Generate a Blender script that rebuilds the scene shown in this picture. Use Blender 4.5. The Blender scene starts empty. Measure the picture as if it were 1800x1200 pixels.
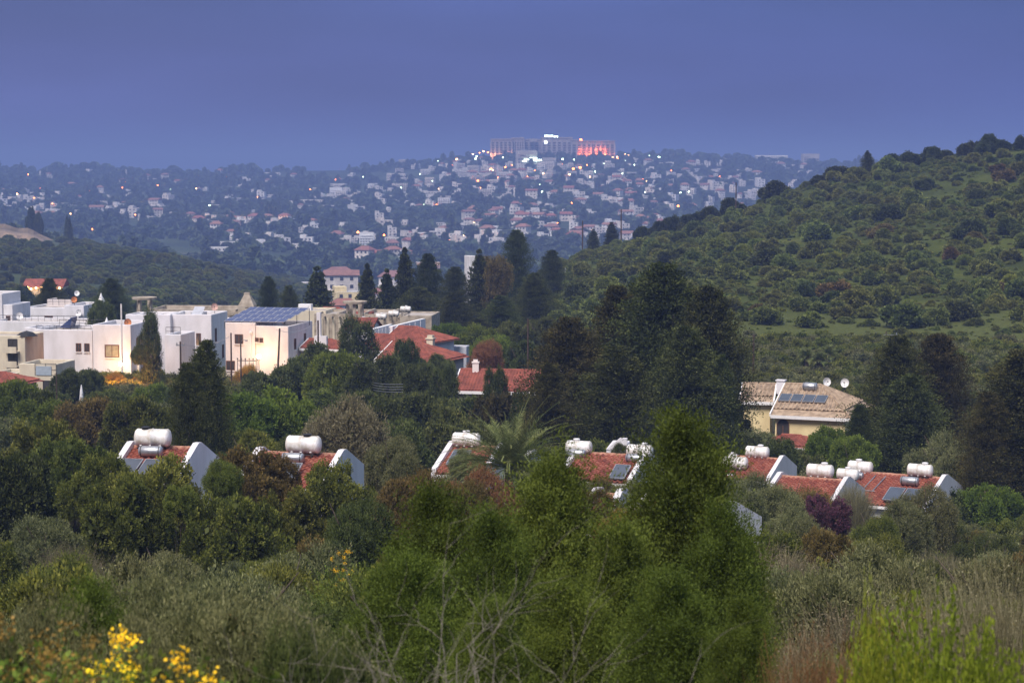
import bpy, math, random
import numpy as np
from mathutils import Vector, Matrix, Euler
R = math.radians
scn = bpy.context.scene
C = scn.collection

# ------------------------------------------------------------------ camera
PITCH = math.atan(302 / 3500.0)
cam_d = bpy.data.cameras.new("camera")
cam = bpy.data.objects.new("camera", cam_d)
C.objects.link(cam)
cam_d.lens = 70
cam_d.sensor_width = 36
cam_d.clip_start = 0.5
cam_d.clip_end = 60000
cam.location = (0, 0, 0)
cam.rotation_euler = (math.pi / 2 - PITCH, 0, 0)
cam_d.dof.use_dof = True
cam_d.dof.focus_distance = 170
cam_d.dof.aperture_fstop = 4.0
scn.camera = cam

# ------------------------------------------------------------------ sky and sun (dusk, afterglow behind the camera)
SUN_EL, SUN_AZ = R(2.0), R(205)      # azimuth clockwise from +Y
world = bpy.data.worlds.new("World")
scn.world = world
world.use_nodes = True
nt = world.node_tree
nt.nodes.clear()
out = nt.nodes.new("ShaderNodeOutputWorld")
bgn = nt.nodes.new("ShaderNodeBackground")
sky = nt.nodes.new("ShaderNodeTexSky")
sky.sky_type = 'NISHITA'
sky.sun_disc = False
sky.sun_elevation = SUN_EL
sky.sun_rotation = SUN_AZ
sky.altitude = 200
sky.air_density = 1.3
sky.dust_density = 1.5
sky.ozone_density = 4.0
geo = nt.nodes.new("ShaderNodeNewGeometry")
sep = nt.nodes.new("ShaderNodeSeparateXYZ")
tc = nt.nodes.new("ShaderNodeTexCoord")
nt.links.new(tc.outputs["Generated"], sep.inputs[0])
ramp = nt.nodes.new("ShaderNodeValToRGB")          # dusk cloud veil, by elevation
nt.links.new(sep.outputs["Z"], ramp.inputs[0])
e = ramp.color_ramp.elements
e[0].position = 0.0; e[0].color = (0.061, 0.082, 0.245, 1)
e[1].position = 1.0; e[1].color = (0.56, 0.55, 0.58, 1)
for p_, c_ in ((0.055, (0.054, 0.073, 0.228, 1)), (0.16, (0.038, 0.054, 0.178, 1)), (0.35, (0.22, 0.23, 0.33, 1)), (0.6, (0.46, 0.46, 0.52, 1))):
    q = e.new(p_); q.color = c_
mp = nt.nodes.new("ShaderNodeMapping"); mp.inputs["Scale"].default_value = (1.0, 1.0, 4.5)
nz = nt.nodes.new("ShaderNodeTexNoise"); nz.inputs["Scale"].default_value = 3.4; nz.inputs["Detail"].default_value = 3.0
nz.inputs["Roughness"].default_value = 0.45
nt.links.new(tc.outputs["Generated"], mp.inputs[0]); nt.links.new(mp.outputs[0], nz.inputs["Vector"])
mr = nt.nodes.new("ShaderNodeMapRange"); mr.inputs[1].default_value = 0.3; mr.inputs[2].default_value = 0.7
mr.inputs[3].default_value = 0.76; mr.inputs[4].default_value = 1.26
nt.links.new(nz.outputs["Fac"], mr.inputs[0])
mul = nt.nodes.new("ShaderNodeVectorMath"); mul.operation = 'SCALE'
nt.links.new(ramp.outputs[0], mul.inputs[0]); nt.links.new(mr.outputs[0], mul.inputs["Scale"])
sks = nt.nodes.new("ShaderNodeVectorMath"); sks.operation = 'SCALE'; sks.inputs["Scale"].default_value = 0.05
nt.links.new(sky.outputs[0], sks.inputs[0])
add = nt.nodes.new("ShaderNodeVectorMath"); add.operation = 'ADD'
mixx = nt.nodes.new("ShaderNodeMapRange"); mixx.inputs[1].default_value = -0.28; mixx.inputs[2].default_value = 0.30
nt.links.new(sep.outputs["X"], mixx.inputs[0])
tintr = nt.nodes.new("ShaderNodeMix"); tintr.data_type = 'RGBA'
tintr.inputs[6].default_value = (1.14, 1.08, 1.04, 1); tintr.inputs[7].default_value = (0.66, 0.86, 1.02, 1)
nt.links.new(mixx.outputs[0], tintr.inputs[0])
mul2 = nt.nodes.new("ShaderNodeVectorMath"); mul2.operation = 'MULTIPLY'
nt.links.new(mul.outputs[0], mul2.inputs[0]); nt.links.new(tintr.outputs[2], mul2.inputs[1])
nt.links.new(mul2.outputs[0], add.inputs[0]); nt.links.new(sks.outputs[0], add.inputs[1])
nt.links.new(add.outputs[0], bgn.inputs["Color"])
bgn.inputs["Strength"].default_value = 1.0
nt.links.new(bgn.outputs[0], out.inputs[0])

sun_d = bpy.data.lights.new("sun", 'SUN')
sun = bpy.data.objects.new("sun", sun_d)
C.objects.link(sun)
sun_d.energy = 3.1
sun_d.angle = R(24)
sun_d.color = (1.0, 0.89, 0.82)
sun_el_l = R(52)
sd = Vector((math.sin(SUN_AZ) * math.cos(sun_el_l), math.cos(SUN_AZ) * math.cos(sun_el_l), math.sin(sun_el_l)))
sun.rotation_euler = (-sd).to_track_quat('-Z', 'Y').to_euler()

scn.view_settings.view_transform = 'Standard'
scn.view_settings.look = 'None'
scn.view_settings.exposure = 0.50
scn.view_settings.gamma = 1.0
scn.view_settings.use_curve_mapping = False
scn.render.engine = 'CYCLES'
scn.cycles.use_denoising = True
scn.cycles.max_bounces = 5
scn.cycles.diffuse_bounces = 3
scn.cycles.glossy_bounces = 2
scn.cycles.transmission_bounces = 3
scn.cycles.volume_bounces = 0
scn.cycles.transparent_max_bounces = 8
scn.cycles.sample_clamp_indirect = 4.0

# ------------------------------------------------------------------ geometry of the place
F = 3500.0
SP, CP = math.sin(PITCH), math.cos(PITCH)

def at(px, row, D):
    c = (px - 900) / F; s = (600 - row) / F
    dy = CP + s * SP
    return Vector((c * D / dy, D, (-SP + s * CP) * D / dy))

def proj(x, y, z):
    yc = y * CP - z * SP
    return 900 + F * x / yc, 600 - F * (y * SP + z * CP) / yc

PXC = [-700, 0, 300, 600, 800, 950, 1200, 1500, 1800, 2500]
T = {  # distance: ground height in the columns above
 0:    [-1.9] * 10,
 10:   [-4.4] * 10,
 14:   [-5.4] * 10,
 20:   [-7.0] * 10,
 30:   [-9.3] * 10,
 45:   [-12.2] * 10,
 60:   [-14.6] * 10,
 90:   [-18.4] * 6 + [-19, -19.5, -19.5, -19.5],
 130:  [-21.5, -21.5, -22, -22.5, -23.5, -24, -24.5, -24.8, -24.8, -24.8],
 175:  [-23.2, -23.2, -23.5, -24, -24.5, -25, -25.0, -25.0, -24.5, -24],
 230:  [-24.4, -24.4, -24.6, -25, -25, -24, -20.5, -21, -21.2, -21],
 300:  [-27, -27, -27, -28, -26.5, -22, -17.0, -18.0, -16.2, -16],
 400:  [-32, -32, -32, -34, -28, -21.8, -14.5, -8.6, -2.0, 2],
 450:  [-33, -33, -33.5, -37, -33, -22, -13.6, -1.5, 4.6, 9],
 500:  [-34, -34, -35, -41, -41, -26, -14.2, -1.5, 5.0, 10],
 620:  [-34, -34, -37, -49, -52, -45, -28, -12, -6, -2],
 750:  [-31.5, -31.5, -35, -52, -58, -58, -50, -35, -30, -26],
 950:  [-28, -28.5, -42, -60, -64, -66, -66, -62, -60, -60],
 1120: [-36, -40, -55, -63, -66, -68, -68, -68, -68, -68],
 1300: [-52, -55, -60, -62, -64, -64, -64, -64, -64, -64],
 1500: [-55, -56, -58, -60, -60, -60, -58, -56, -56, -56],
 2000: [-44, -44, -46, -46, -41, -39, -40, -41, -41, -41],
 2500: [-26, -26, -28, -26, -14, -11, -13, -20, -22, -22],
 3000: [-4, -4, -5, -3, 12, 21, 18, 7, 3, 0],
 3150: [-4, -4, -6, -4, 10, 20, 18, 6, 2, 0],
 3700: [-30] * 10,
 5500: [-70] * 10,
 12000: [-75] * 10,
}
TD = sorted(T)
TDL = np.log(np.array(TD, float) + 8)
TZ = np.array([T[d] for d in TD], float)
_fx = np.linspace(-700, 2500, 129)
TZF = np.array([np.interp(_fx, PXC, r) for r in TZ])
k_ = np.array([1, 4, 6, 4, 1.]) / 16
TZF = np.array([np.convolve(np.pad(r, 2, 'edge'), k_, 'valid') for r in TZF])

def wob(x, y, s, seed=0):
    return (np.sin(x / s * 1.3 + seed) * np.cos(y / s * 1.1 - seed * 2) + np.sin((x + y) / s * .73 + seed * 3) * .6
            + np.sin((x - 2 * y) / s * 1.9 + seed) * .35)

def gz(x, y):
    x = np.asarray(x, float); y = np.asarray(y, float)
    D = np.clip(y, 0, 11999)
    px = np.clip(900 + F * x / np.maximum(D, 12), -700, 2499.9)
    ld = np.log(D + 8)
    i = np.clip(np.searchsorted(TDL, ld, 'right') - 1, 0, len(TDL) - 2)
    t = (ld - TDL[i]) / (TDL[i + 1] - TDL[i])
    fj = (px + 700) / 25.0
    j = np.clip(fj.astype(int), 0, 127); u = fj - j
    a = TZF[i, j] * (1 - u) + TZF[i, j + 1] * u
    b = TZF[i + 1, j] * (1 - u) + TZF[i + 1, j + 1] * u
    z = a * (1 - t) + b * t
    z = z + wob(x, y, 9, 1) * .12 + wob(x, y, 60, 2) * np.clip((D - 250) / 900, 0, 1) * 1.3
    return z

def g1(x, y):
    return float(gz(x, y))

def ground_at(px, row, d0, d1):
    """distance between d0 and d1 at which the ground is seen on that row"""
    best, bd = 1e9, d0
    for D in np.linspace(d0, d1, 60):
        x = (px - 900) / F * D
        r = proj(x, D, g1(x, D))[1]
        if abs(r - row) < best: best, bd = abs(r - row), D
    return bd

# ------------------------------------------------------------------ materials
def newmat(name):
    m = bpy.data.materials.new(name); m.use_nodes = True
    t = m.node_tree
    return m, t, t.nodes["Principled BSDF"]

def surf(name, col, rough=0.85, var=0.12, scale=3.0, bump=0.0, metal=0.0, dirt=None, spec=0.3, bscale=None, streak=False):
    m, t, b = newmat(name)
    tcn = t.nodes.new("ShaderNodeTexCoord")
    n = t.nodes.new("ShaderNodeTexNoise"); n.inputs["Scale"].default_value = scale; n.inputs["Detail"].default_value = 6
    if streak:
        mpn = t.nodes.new("ShaderNodeMapping"); mpn.inputs["Scale"].default_value = (.8, .8, .35)
        t.links.new(tcn.outputs["Object"], mpn.inputs[0]); t.links.new(mpn.outputs[0], n.inputs["Vector"])
    else: t.links.new(tcn.outputs["Object"], n.inputs["Vector"])
    rp = t.nodes.new("ShaderNodeValToRGB")
    c = Vector(col)
    lo = dirt if dirt else tuple(c * (1 - var * 1.6))
    rp.color_ramp.elements[0].position = 0.3; rp.color_ramp.elements[0].color = (*lo[:3], 1)
    rp.color_ramp.elements[1].position = 0.62; rp.color_ramp.elements[1].color = (*(c * (1 + var * .5)), 1)
    t.links.new(n.outputs["Fac"], rp.inputs[0])
    t.links.new(rp.outputs[0], b.inputs["Base Color"])
    b.inputs["Roughness"].default_value = rough
    b.inputs["Metallic"].default_value = metal
    b.inputs["Specular IOR Level"].default_value = spec
    if bump:
        n2 = t.nodes.new("ShaderNodeTexNoise"); n2.inputs["Scale"].default_value = bscale or scale * 6; n2.inputs["Detail"].default_value = 5
        t.links.new(tcn.outputs["Object"], n2.inputs["Vector"])
        bp = t.nodes.new("ShaderNodeBump"); bp.inputs["Strength"].default_value = bump; bp.inputs["Distance"].default_value = 0.05
        t.links.new(n2.outputs["Fac"], bp.inputs["Height"]); t.links.new(bp.outputs[0], b.inputs["Normal"])
    return m

def tinted(name, cols, rough=0.8, scale=8):
    """each object its own shade out of cols (Object Info random), plus grain"""
    m, t, b = newmat(name)
    oi = t.nodes.new("ShaderNodeObjectInfo")
    rp = t.nodes.new("ShaderNodeValToRGB")
    el = rp.color_ramp.elements
    el[0].color = (*cols[0], 1); el[1].color = (*cols[-1], 1)
    for i, c in enumerate(cols[1:-1]):
        q = el.new((i + 1) / (len(cols) - 1)); q.color = (*c, 1)
    t.links.new(oi.outputs["Random"], rp.inputs[0])
    tcn = t.nodes.new("ShaderNodeTexCoord")
    n = t.nodes.new("ShaderNodeTexNoise"); n.inputs["Scale"].default_value = scale; n.inputs["Detail"].default_value = 5
    t.links.new(tcn.outputs["Object"], n.inputs["Vector"])
    mrn = t.nodes.new("ShaderNodeMapRange"); mrn.inputs[1].default_value = .3; mrn.inputs[2].default_value = .7
    mrn.inputs[3].default_value = .72; mrn.inputs[4].default_value = 1.12
    t.links.new(n.outputs["Fac"], mrn.inputs[0])
    v = t.nodes.new("ShaderNodeVectorMath"); v.operation = 'SCALE'
    t.links.new(rp.outputs[0], v.inputs[0]); t.links.new(mrn.outputs[0], v.inputs["Scale"])
    t.links.new(v.outputs[0], b.inputs["Base Color"])
    b.inputs["Roughness"].default_value = rough
    b.inputs["Specular IOR Level"].default_value = 0.25
    return m

def foliage(name, dark, mid, light, trans=0.25, hue=0.02, gain=1.95):
    m = bpy.data.materials.new(name); m.use_nodes = True
    t = m.node_tree; t.nodes.clear()
    o = t.nodes.new("ShaderNodeOutputMaterial")
    at_ = t.nodes.new("ShaderNodeAttribute"); at_.attribute_name = "tint"
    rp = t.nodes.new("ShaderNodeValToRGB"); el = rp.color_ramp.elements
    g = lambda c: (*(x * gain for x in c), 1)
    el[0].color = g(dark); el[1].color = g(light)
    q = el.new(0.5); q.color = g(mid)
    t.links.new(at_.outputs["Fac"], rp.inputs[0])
    oi = t.nodes.new("ShaderNodeObjectInfo")
    hs = t.nodes.new("ShaderNodeHueSaturation")
    m1 = t.nodes.new("ShaderNodeMapRange"); m1.inputs[3].default_value = .5 - hue; m1.inputs[4].default_value = .5 + hue
    m2 = t.nodes.new("ShaderNodeMapRange"); m2.inputs[3].default_value = .82; m2.inputs[4].default_value = 1.2
    fr = t.nodes.new("ShaderNodeMath"); fr.operation = 'MULTIPLY'; fr.inputs[1].default_value = 7.31
    fr2 = t.nodes.new("ShaderNodeMath"); fr2.operation = 'FRACT'
    t.links.new(oi.outputs["Random"], m1.inputs[0]); t.links.new(oi.outputs["Random"], fr.inputs[0])
    t.links.new(fr.outputs[0], fr2.inputs[0]); t.links.new(fr2.outputs[0], m2.inputs[0])
    t.links.new(m1.outputs[0], hs.inputs["Hue"]); t.links.new(m2.outputs[0], hs.inputs["Value"])
    t.links.new(rp.outputs[0], hs.inputs["Color"])
    d = t.nodes.new("ShaderNodeBsdfDiffuse"); tr = t.nodes.new("ShaderNodeBsdfTranslucent")
    mx = t.nodes.new("ShaderNodeMixShader"); mx.inputs[0].default_value = trans
    t.links.new(hs.outputs[0], d.inputs[0]); t.links.new(hs.outputs[0], tr.inputs[0])
    t.links.new(d.outputs[0], mx.inputs[1]); t.links.new(tr.outputs[0], mx.inputs[2])
    gl = t.nodes.new("ShaderNodeBsdfGlossy"); gl.inputs["Roughness"].default_value = 0.5
    gl.inputs["Color"].default_value = (1, 1, 1, 1)
    mx2 = t.nodes.new("ShaderNodeMixShader"); mx2.inputs[0].default_value = 0.006
    t.links.new(mx.outputs[0], mx2.inputs[1]); t.links.new(gl.outputs[0], mx2.inputs[2])
    t.links.new(mx2.outputs[0], o.inputs[0])
    return m

def glow(name, col, strength, sample=False):
    m, t, b = newmat(name)
    b.inputs["Base Color"].default_value = (*col, 1)
    b.inputs["Emission Color"].default_value = (*col, 1)
    b.inputs["Emission Strength"].default_value = strength
    if not sample:
        m.cycles.emission_sampling = 'NONE'
    return m

M = {}
M['stucco'] = surf('white_stucco', (.72, .71, .74), .9, .05, .9, .15, dirt=(.60, .59, .60), streak=True)
M['stucco_pink'] = surf('pale_warm_stucco', (.80, .73, .70), .9, .05, .8, .15, dirt=(.63, .57, .54), streak=True)
M['stucco_cream'] = surf('cream_stucco', (.66, .60, .46), .9, .06, .8, .15, dirt=(.48, .42, .32), streak=True)
M['stucco_yellow'] = surf('yellow_stucco', (.78, .66, .38), .9, .05, .8, .15, dirt=(.66, .54, .30))
M['stone'] = surf('beige_stone', (.40, .35, .28), .92, .2, 1.5, .4, dirt=(.24, .20, .15))
M['concrete'] = surf('grey_concrete', (.36, .35, .33), .92, .2, .8, .3, dirt=(.2, .2, .19))
M['rooffloor'] = surf('roof_screed', (.42, .38, .34), .95, .2, .6, .2)
M['tile'] = tinted('clay_tile', [(.17, .055, .038), (.29, .085, .055), (.35, .13, .085), (.22, .065, .045)], .8, 6)
M['tile_sheet'] = surf('red_tile_sheet', (.27, .082, .055), .85, .3, 1.2, .2, dirt=(.15, .05, .035))
M['tile_tan'] = surf('tan_tile_sheet', (.37, .28, .195), .85, .3, 2.0, .2, dirt=(.20, .145, .10))
M['ridge'] = surf('mortared_ridge', (.42, .22, .15), .9, .3, 4, .3)
M['tank'] = surf('white_tank_plastic', (.80, .80, .80), .45, .05, 3.2, 0, dirt=(.50, .46, .38), spec=.5)
M['steel'] = surf('galvanised_steel', (.42, .44, .47), .4, .15, 4, 0, metal=.7)
M['dark'] = surf('dark_steel', (.045, .042, .04), .6, .2, 5)
M['black'] = surf('black_plastic', (.02, .02, .02), .5, .1, 5)
M['collector'] = surf('collector_glass', (.05, .065, .09), .12, .2, 1, 0, spec=.8)
M['pv'] = surf('photovoltaic_glass', (.035, .055, .15), .12, .15, .8, 0, spec=.9)
M['pvframe'] = surf('aluminium', (.62, .64, .68), .4, .08, 3, 0, metal=.4)
M['wood'] = surf('brown_window_wood', (.16, .075, .04), .7, .3, 6)
M['pane'] = surf('window_glass', (.055, .05, .05), .1, .2, 1, 0, spec=.8)
M['pane_curtain'] = surf('curtained_glass', (.34, .30, .20), .3, .2, 2, 0, spec=.5)
M['white'] = surf('white_paint', (.8, .8, .8), .6, .04, 3)
M['grey_panel'] = surf('grey_sheet', (.45, .47, .52), .5, .1, 2)
M['polewood'] = surf('tarred_pole', (.075, .05, .035), .9, .3, 3, .3)
M['bark'] = surf('bark', (.11, .085, .065), .95, .4, 6, .5)
M['bark_pale'] = surf('pale_bark', (.27, .24, .20), .95, .3, 8, .4)
M['orange'] = surf('orange_dish', (.55, .22, .09), .7, .2, 4)
M['pinkdish'] = surf('pink_dish', (.60, .40, .34), .7, .2, 4)
M['canvas'] = surf('white_canvas', (.7, .7, .7), .9, .1, 4)
M['farwall'] = tinted('town_render', [(.80, .79, .78), (.66, .62, .58), (.82, .81, .80), (.60, .56, .52), (.80, .76, .72), (.74, .66, .58)], .9, .4)
M['farwall_grey'] = surf('block_render', (.50, .46, .43), .9, .12, .1)
M['farroof'] = tinted('town_roof', [(.30, .13, .10), (.34, .18, .13), (.27, .14, .12), (.32, .12, .09)], .85, .6)
M['farflat'] = surf('flat_roof', (.50, .49, .48), .9, .15, .3)
M['farpane'] = surf('dark_opening', (.05, .05, .06), .3, .2, 1)
M['hotel'] = surf('hotel_render', (.42, .34, .31), .9, .12, .05)
M['hotel_trim'] = surf('hotel_cornice', (.40, .36, .36), .9, .1, .1)
M['lit_warm'] = glow('lit_window', (1.0, .55, .22), 2.2)
M['lit_white'] = glow('white_light', (.95, 1.0, .85), 9)
M['sign'] = glow('sign_light', (.80, 1.0, .86), 9)
M['lamp_o'] = glow('orange_lamp', (1.0, .20, .035), 20)
M['lamp_w'] = glow('warm_lamp', (1.0, .52, .20), 15)
M['lamp_g'] = glow('cool_lamp', (.72, 1.0, .66), 13)
M['lamp_near'] = glow('warm_lantern', (1.0, .62, .25), 70, True)

M['f_conifer'] = foliage('fresh_conifer_needles', (.016, .023, .004), (.054, .074, .012), (.120, .150, .028), .3, .008)
M['f_lentisk'] = foliage('lentisk_leaves', (.022, .028, .007), (.068, .080, .016), (.150, .155, .032), .25)
M['f_lentisk_red'] = foliage('russet_leaves', (.030, .026, .009), (.078, .062, .020), (.150, .110, .036), .25)
M['f_olive'] = foliage('olive_leaves', (.030, .036, .012), (.080, .086, .036), (.170, .172, .082), .2)
M['f_olive_dark'] = foliage('grey_green_leaves', (.015, .021, .006), (.046, .057, .017), (.098, .112, .034), .2)
M['f_yellow'] = foliage('yellow_green_leaves', (.045, .058, .006), (.105, .128, .012), (.185, .205, .022), .35)
M['f_bright'] = foliage('bright_leaves', (.030, .045, .007), (.072, .102, .016), (.130, .165, .028), .3)
M['f_dark'] = foliage('dark_conifer_needles', (.008, .011, .003), (.026, .033, .009), (.062, .070, .020), .12)
M['f_dark_red'] = foliage('rusty_conifer_needles', (.009, .010, .003), (.028, .028, .008), (.066, .058, .019), .12)
M['f_dry'] = foliage('dry_twigs', (.050, .045, .024), (.096, .086, .048), (.160, .145, .088), .15)
M['f_rust'] = foliage('rust_leaves', (.055, .028, .014), (.120, .055, .028), (.200, .100, .050), .25)
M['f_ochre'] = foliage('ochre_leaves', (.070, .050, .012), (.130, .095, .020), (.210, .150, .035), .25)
M['f_palm'] = foliage('palm_fronds', (.034, .042, .014), (.078, .094, .032), (.150, .164, .064), .2)
M['f_purple'] = foliage('purple_flowers', (.022, .013, .012), (.048, .021, .028), (.105, .038, .058), .25)
M['f_hill'] = foliage('maquis_leaves', (.028, .036, .009), (.078, .092, .022), (.150, .162, .046), .2, .025)
M['f_hill_light'] = foliage('light_maquis_leaves', (.042, .054, .010), (.090, .106, .020), (.145, .160, .034), .25, .02)
M['f_far'] = foliage('far_leaves', (.030, .044, .024), (.056, .074, .038), (.088, .106, .058), .1)
M['petal'] = foliage('yellow_petals', (.45, .27, .010), (.62, .40, .015), (.75, .52, .03), .3)

# ------------------------------------------------------------------ mesh building
class MB:
    def __init__(s): s.v = []; s.f = []; s.m = []
    def add(s, vs, fs, mi=0):
        n = len(s.v); s.v.extend(vs); s.f.extend([tuple(i + n for i in f) for f in fs]); s.m.extend([mi] * len(fs))
    def box(s, x0, x1, y0, y1, z0, z1, mi=0, mat=None):
        vs = [Vector(p) for p in ((x0,y0,z0),(x1,y0,z0),(x1,y1,z0),(x0,y1,z0),(x0,y0,z1),(x1,y0,z1),(x1,y1,z1),(x0,y1,z1))]
        if mat is not None: vs = [mat @ v for v in vs]
        s.add([tuple(v) for v in vs], [(0,3,2,1),(4,5,6,7),(0,1,5,4),(1,2,6,5),(2,3,7,6),(3,0,4,7)], mi)
    def prism(s, poly, d, mi=0):
        """poly: list of 3D points (planar, any order), extruded by vector d"""
        n = len(poly); d = Vector(d)
        vs = [tuple(Vector(p)) for p in poly] + [tuple(Vector(p) + d) for p in poly]
        fs = [tuple(range(n - 1, -1, -1)), tuple(range(n, 2 * n))] + [(i, (i + 1) % n, n + (i + 1) % n, n + i) for i in range(n)]
        s.add(vs, fs, mi)
    def tube(s, pts, rad, n=6, mi=0, caps=True):
        pts = [Vector(p) for p in pts]
        if not hasattr(rad, '__len__'): rad = [rad] * len(pts)
        base = len(s.v); rings = []
        for i, p in enumerate(pts):
            d = (pts[min(i + 1, len(pts) - 1)] - pts[max(i - 1, 0)])
            if d.length < 1e-9: d = Vector((0, 0, 1))
            d.normalize()
            a = Vector((1, 0, 0)) if abs(d.x) < .8 else Vector((0, 1, 0))
            u = d.cross(a).normalized(); w = d.cross(u)
            rings.append([tuple(p + (u * math.cos(2 * math.pi * k / n) + w * math.sin(2 * math.pi * k / n)) * rad[i]) for k in range(n)])
        vs = [q for r in rings for q in r]; fs = []
        for i in range(len(pts) - 1):
            for k in range(n):
                fs.append((i*n+k, i*n+(k+1)%n, (i+1)*n+(k+1)%n, (i+1)*n+k))
        if caps: fs.append(tuple(range(n - 1, -1, -1))); fs.append(tuple(range((len(pts)-1)*n, len(pts)*n)))
        s.add(vs, fs, mi)
    def lathe(s, prof, n=20, axis='z', mi=0, off=(0,0,0)):
        """prof: [(radius, height)]"""
        vs = []; fs = []
        for r, h in prof:
            for k in range(n):
                a = 2 * math.pi * k / n
                p = (r*math.cos(a), r*math.sin(a), h)
                if axis == 'x': p = (h, r*math.cos(a), r*math.sin(a))
                vs.append((p[0]+off[0], p[1]+off[1], p[2]+off[2]))
        for i in range(len(prof) - 1):
            for k in range(n):
                fs.append((i*n+k, i*n+(k+1)%n, (i+1)*n+(k+1)%n, (i+1)*n+k))
        fs.append(tuple(range(n-1, -1, -1))); fs.append(tuple(range((len(prof)-1)*n, len(prof)*n)))
        s.add(vs, fs, mi)
    def mesh(s, name, mats, smooth=False):
        me = bpy.data.meshes.new(name)
        me.from_pydata(s.v, [], s.f)
        for m in (mats if isinstance(mats, (list, tuple)) else [mats]): me.materials.append(m)
        if any(s.m): me.polygons.foreach_set('material_index', s.m)
        if smooth: me.polygons.foreach_set('use_smooth', [True] * len(s.f))
        me.update()
        return me

def ob(name, me, parent=None, loc=None, rot=None, scale=None):
    o = bpy.data.objects.new(name, me); C.objects.link(o)
    if parent is not None: o.parent = parent
    if loc is not None: o.location = loc
    if rot is not None: o.rotation_euler = rot
    if scale is not None: o.scale = scale
    return o

def thing(name, label, cat, loc=(0,0,0), rotz=0, group=None, me=None):
    o = ob(name, me, None, loc, (0, 0, rotz))
    o['label'] = label; o['category'] = cat
    if group: o['group'] = group
    return o

def kids(o): return [c for c in o.children]

def copy_tree(o, parent=None, children=None):
    c = o.copy(); C.objects.link(c); c.parent = parent
    for ch in children_of.get(o.name, []):
        d = copy_tree(ch, c); children_of.setdefault(c.name, []).append(d)
    return c
children_of = {}
def part(name, me, parent, loc=None, rot=None, label=None):
    o = ob(name, me, parent, loc, rot)
    children_of.setdefault(parent.name, []).append(o)
    if label: o['label'] = label
    return o

def setmat(o, mat, i=0):
    o.material_slots[i].link = 'OBJECT'; o.material_slots[i].material = mat

ORD = ['leftmost', 'second from left', 'third from left', 'fourth from left', 'fifth from left', 'sixth from left', 'seventh from left', 'eighth from left', 'ninth from left', 'tenth from left']
NUMW = ['zero','one','two','three','four','five','six','seven','eight','nine','ten','eleven','twelve']
LABELLED = []   # (object, base label, px) sorted out at the end
def finish_labels():
    d = {}
    for o, base, px in LABELLED: d.setdefault(base, []).append((px, o))
    for base, l in d.items():
        l.sort(key=lambda q: q[0])
        n = len(l)
        for i, (px, o) in enumerate(l):
            if n == 1: o['label'] = base; continue
            if n == 2: w = ('left', 'right')[i] + ' one of two'
            elif i == n - 1: w = 'rightmost of ' + (NUMW[n] if n < 13 else str(n))
            elif i < len(ORD): w = ORD[i]
            elif n - 1 - i < len(ORD): w = ORD[n - 1 - i].replace('left', 'right')
            else: w = f'{i+1}th from left'
            o['label'] = base + ', ' + w
# ------------------------------------------------------------------ foliage prototypes (numpy)
def qmesh(name, P, tint, mat, nv=4):
    """P: (n,nv,3) polygons"""
    n = len(P)
    me = bpy.data.meshes.new(name)
    me.vertices.add(n * nv); me.vertices.foreach_set('co', P.reshape(-1).astype(np.float32))
    me.loops.add(n * nv); me.loops.foreach_set('vertex_index', np.arange(n * nv, dtype=np.int32))
    me.polygons.add(n)
    me.polygons.foreach_set('loop_start', np.arange(0, n * nv, nv, dtype=np.int32))
    me.materials.append(mat)
    a = me.attributes.new('tint', 'FLOAT', 'POINT')
    a.data.foreach_set('value', np.repeat(tint, nv).astype(np.float32))
    me.update(calc_edges=True)
    return me

def unit(v): return v / np.maximum(np.linalg.norm(v, axis=-1, keepdims=True), 1e-9)

def leaves(c, d, L, W, rng, jit=.35):
    """rhombic leaves from base c along d"""
    n = len(c)
    d = unit(d + rng.normal(0, jit, (n, 3)))
    s = unit(np.cross(d, rng.normal(0, 1, (n, 3))))
    L = np.broadcast_to(L, n)[:, None] * rng.uniform(.7, 1.3, (n, 1)); W = np.broadcast_to(W, n)[:, None] * rng.uniform(.7, 1.3, (n, 1))
    nrm = np.cross(d, s) * L * .12
    return np.stack([c, c + d * L * .5 + s * W - nrm, c + d * L, c + d * L * .5 - s * W - nrm], 1)

def sph(n, rng):
    return unit(rng.normal(0, 1, (n, 3)))

def lobes(nl, rx, rz, rng, zc=None, spread=.55, lr=(.42, .68), flat=.55):
    """lobe centres and radii of a dome crown; base at z=0"""
    zc = rz * .5 if zc is None else zc
    a = rng.uniform(0, 2*np.pi, nl); r = np.sqrt(rng.uniform(0, 1, nl)) * spread * rx
    z = zc + rng.uniform(-1, 1, nl) * rz * .5 * flat
    z = z - (r / rx) ** 2 * rz * .25
    cen = np.stack([np.cos(a) * r, np.sin(a) * r, z], 1)
    rad = rng.uniform(*lr, nl) * min(rx, rz * .5 + .3 * rx)
    cen = np.vstack([cen, [[0, 0, zc]]]); rad = np.append(rad, min(rx, rz * .5) * .72)
    return cen, rad

def shell(cen, rad, n, rng, inner=.82):
    """points on the union surface of the lobes"""
    out = []; tot = 0
    p = rad ** 2 / (rad ** 2).sum()
    while tot < n:
        k = rng.choice(len(rad), n, p=p)
        u = sph(n, rng); q = cen[k] + u * (rad[k] * rng.uniform(inner, 1.0, n))[:, None]
        dd = np.linalg.norm(q[:, None, :] - cen[None], axis=2) / rad[None]
        dd[np.arange(n), k] = 9
        ok = (dd.min(1) > .86) & (q[:, 2] > 0)
        out.append(np.hstack([q[ok], u[ok]])); tot += ok.sum()
    o = np.vstack(out)[:n]
    return o[:, :3], o[:, 3:]

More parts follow.
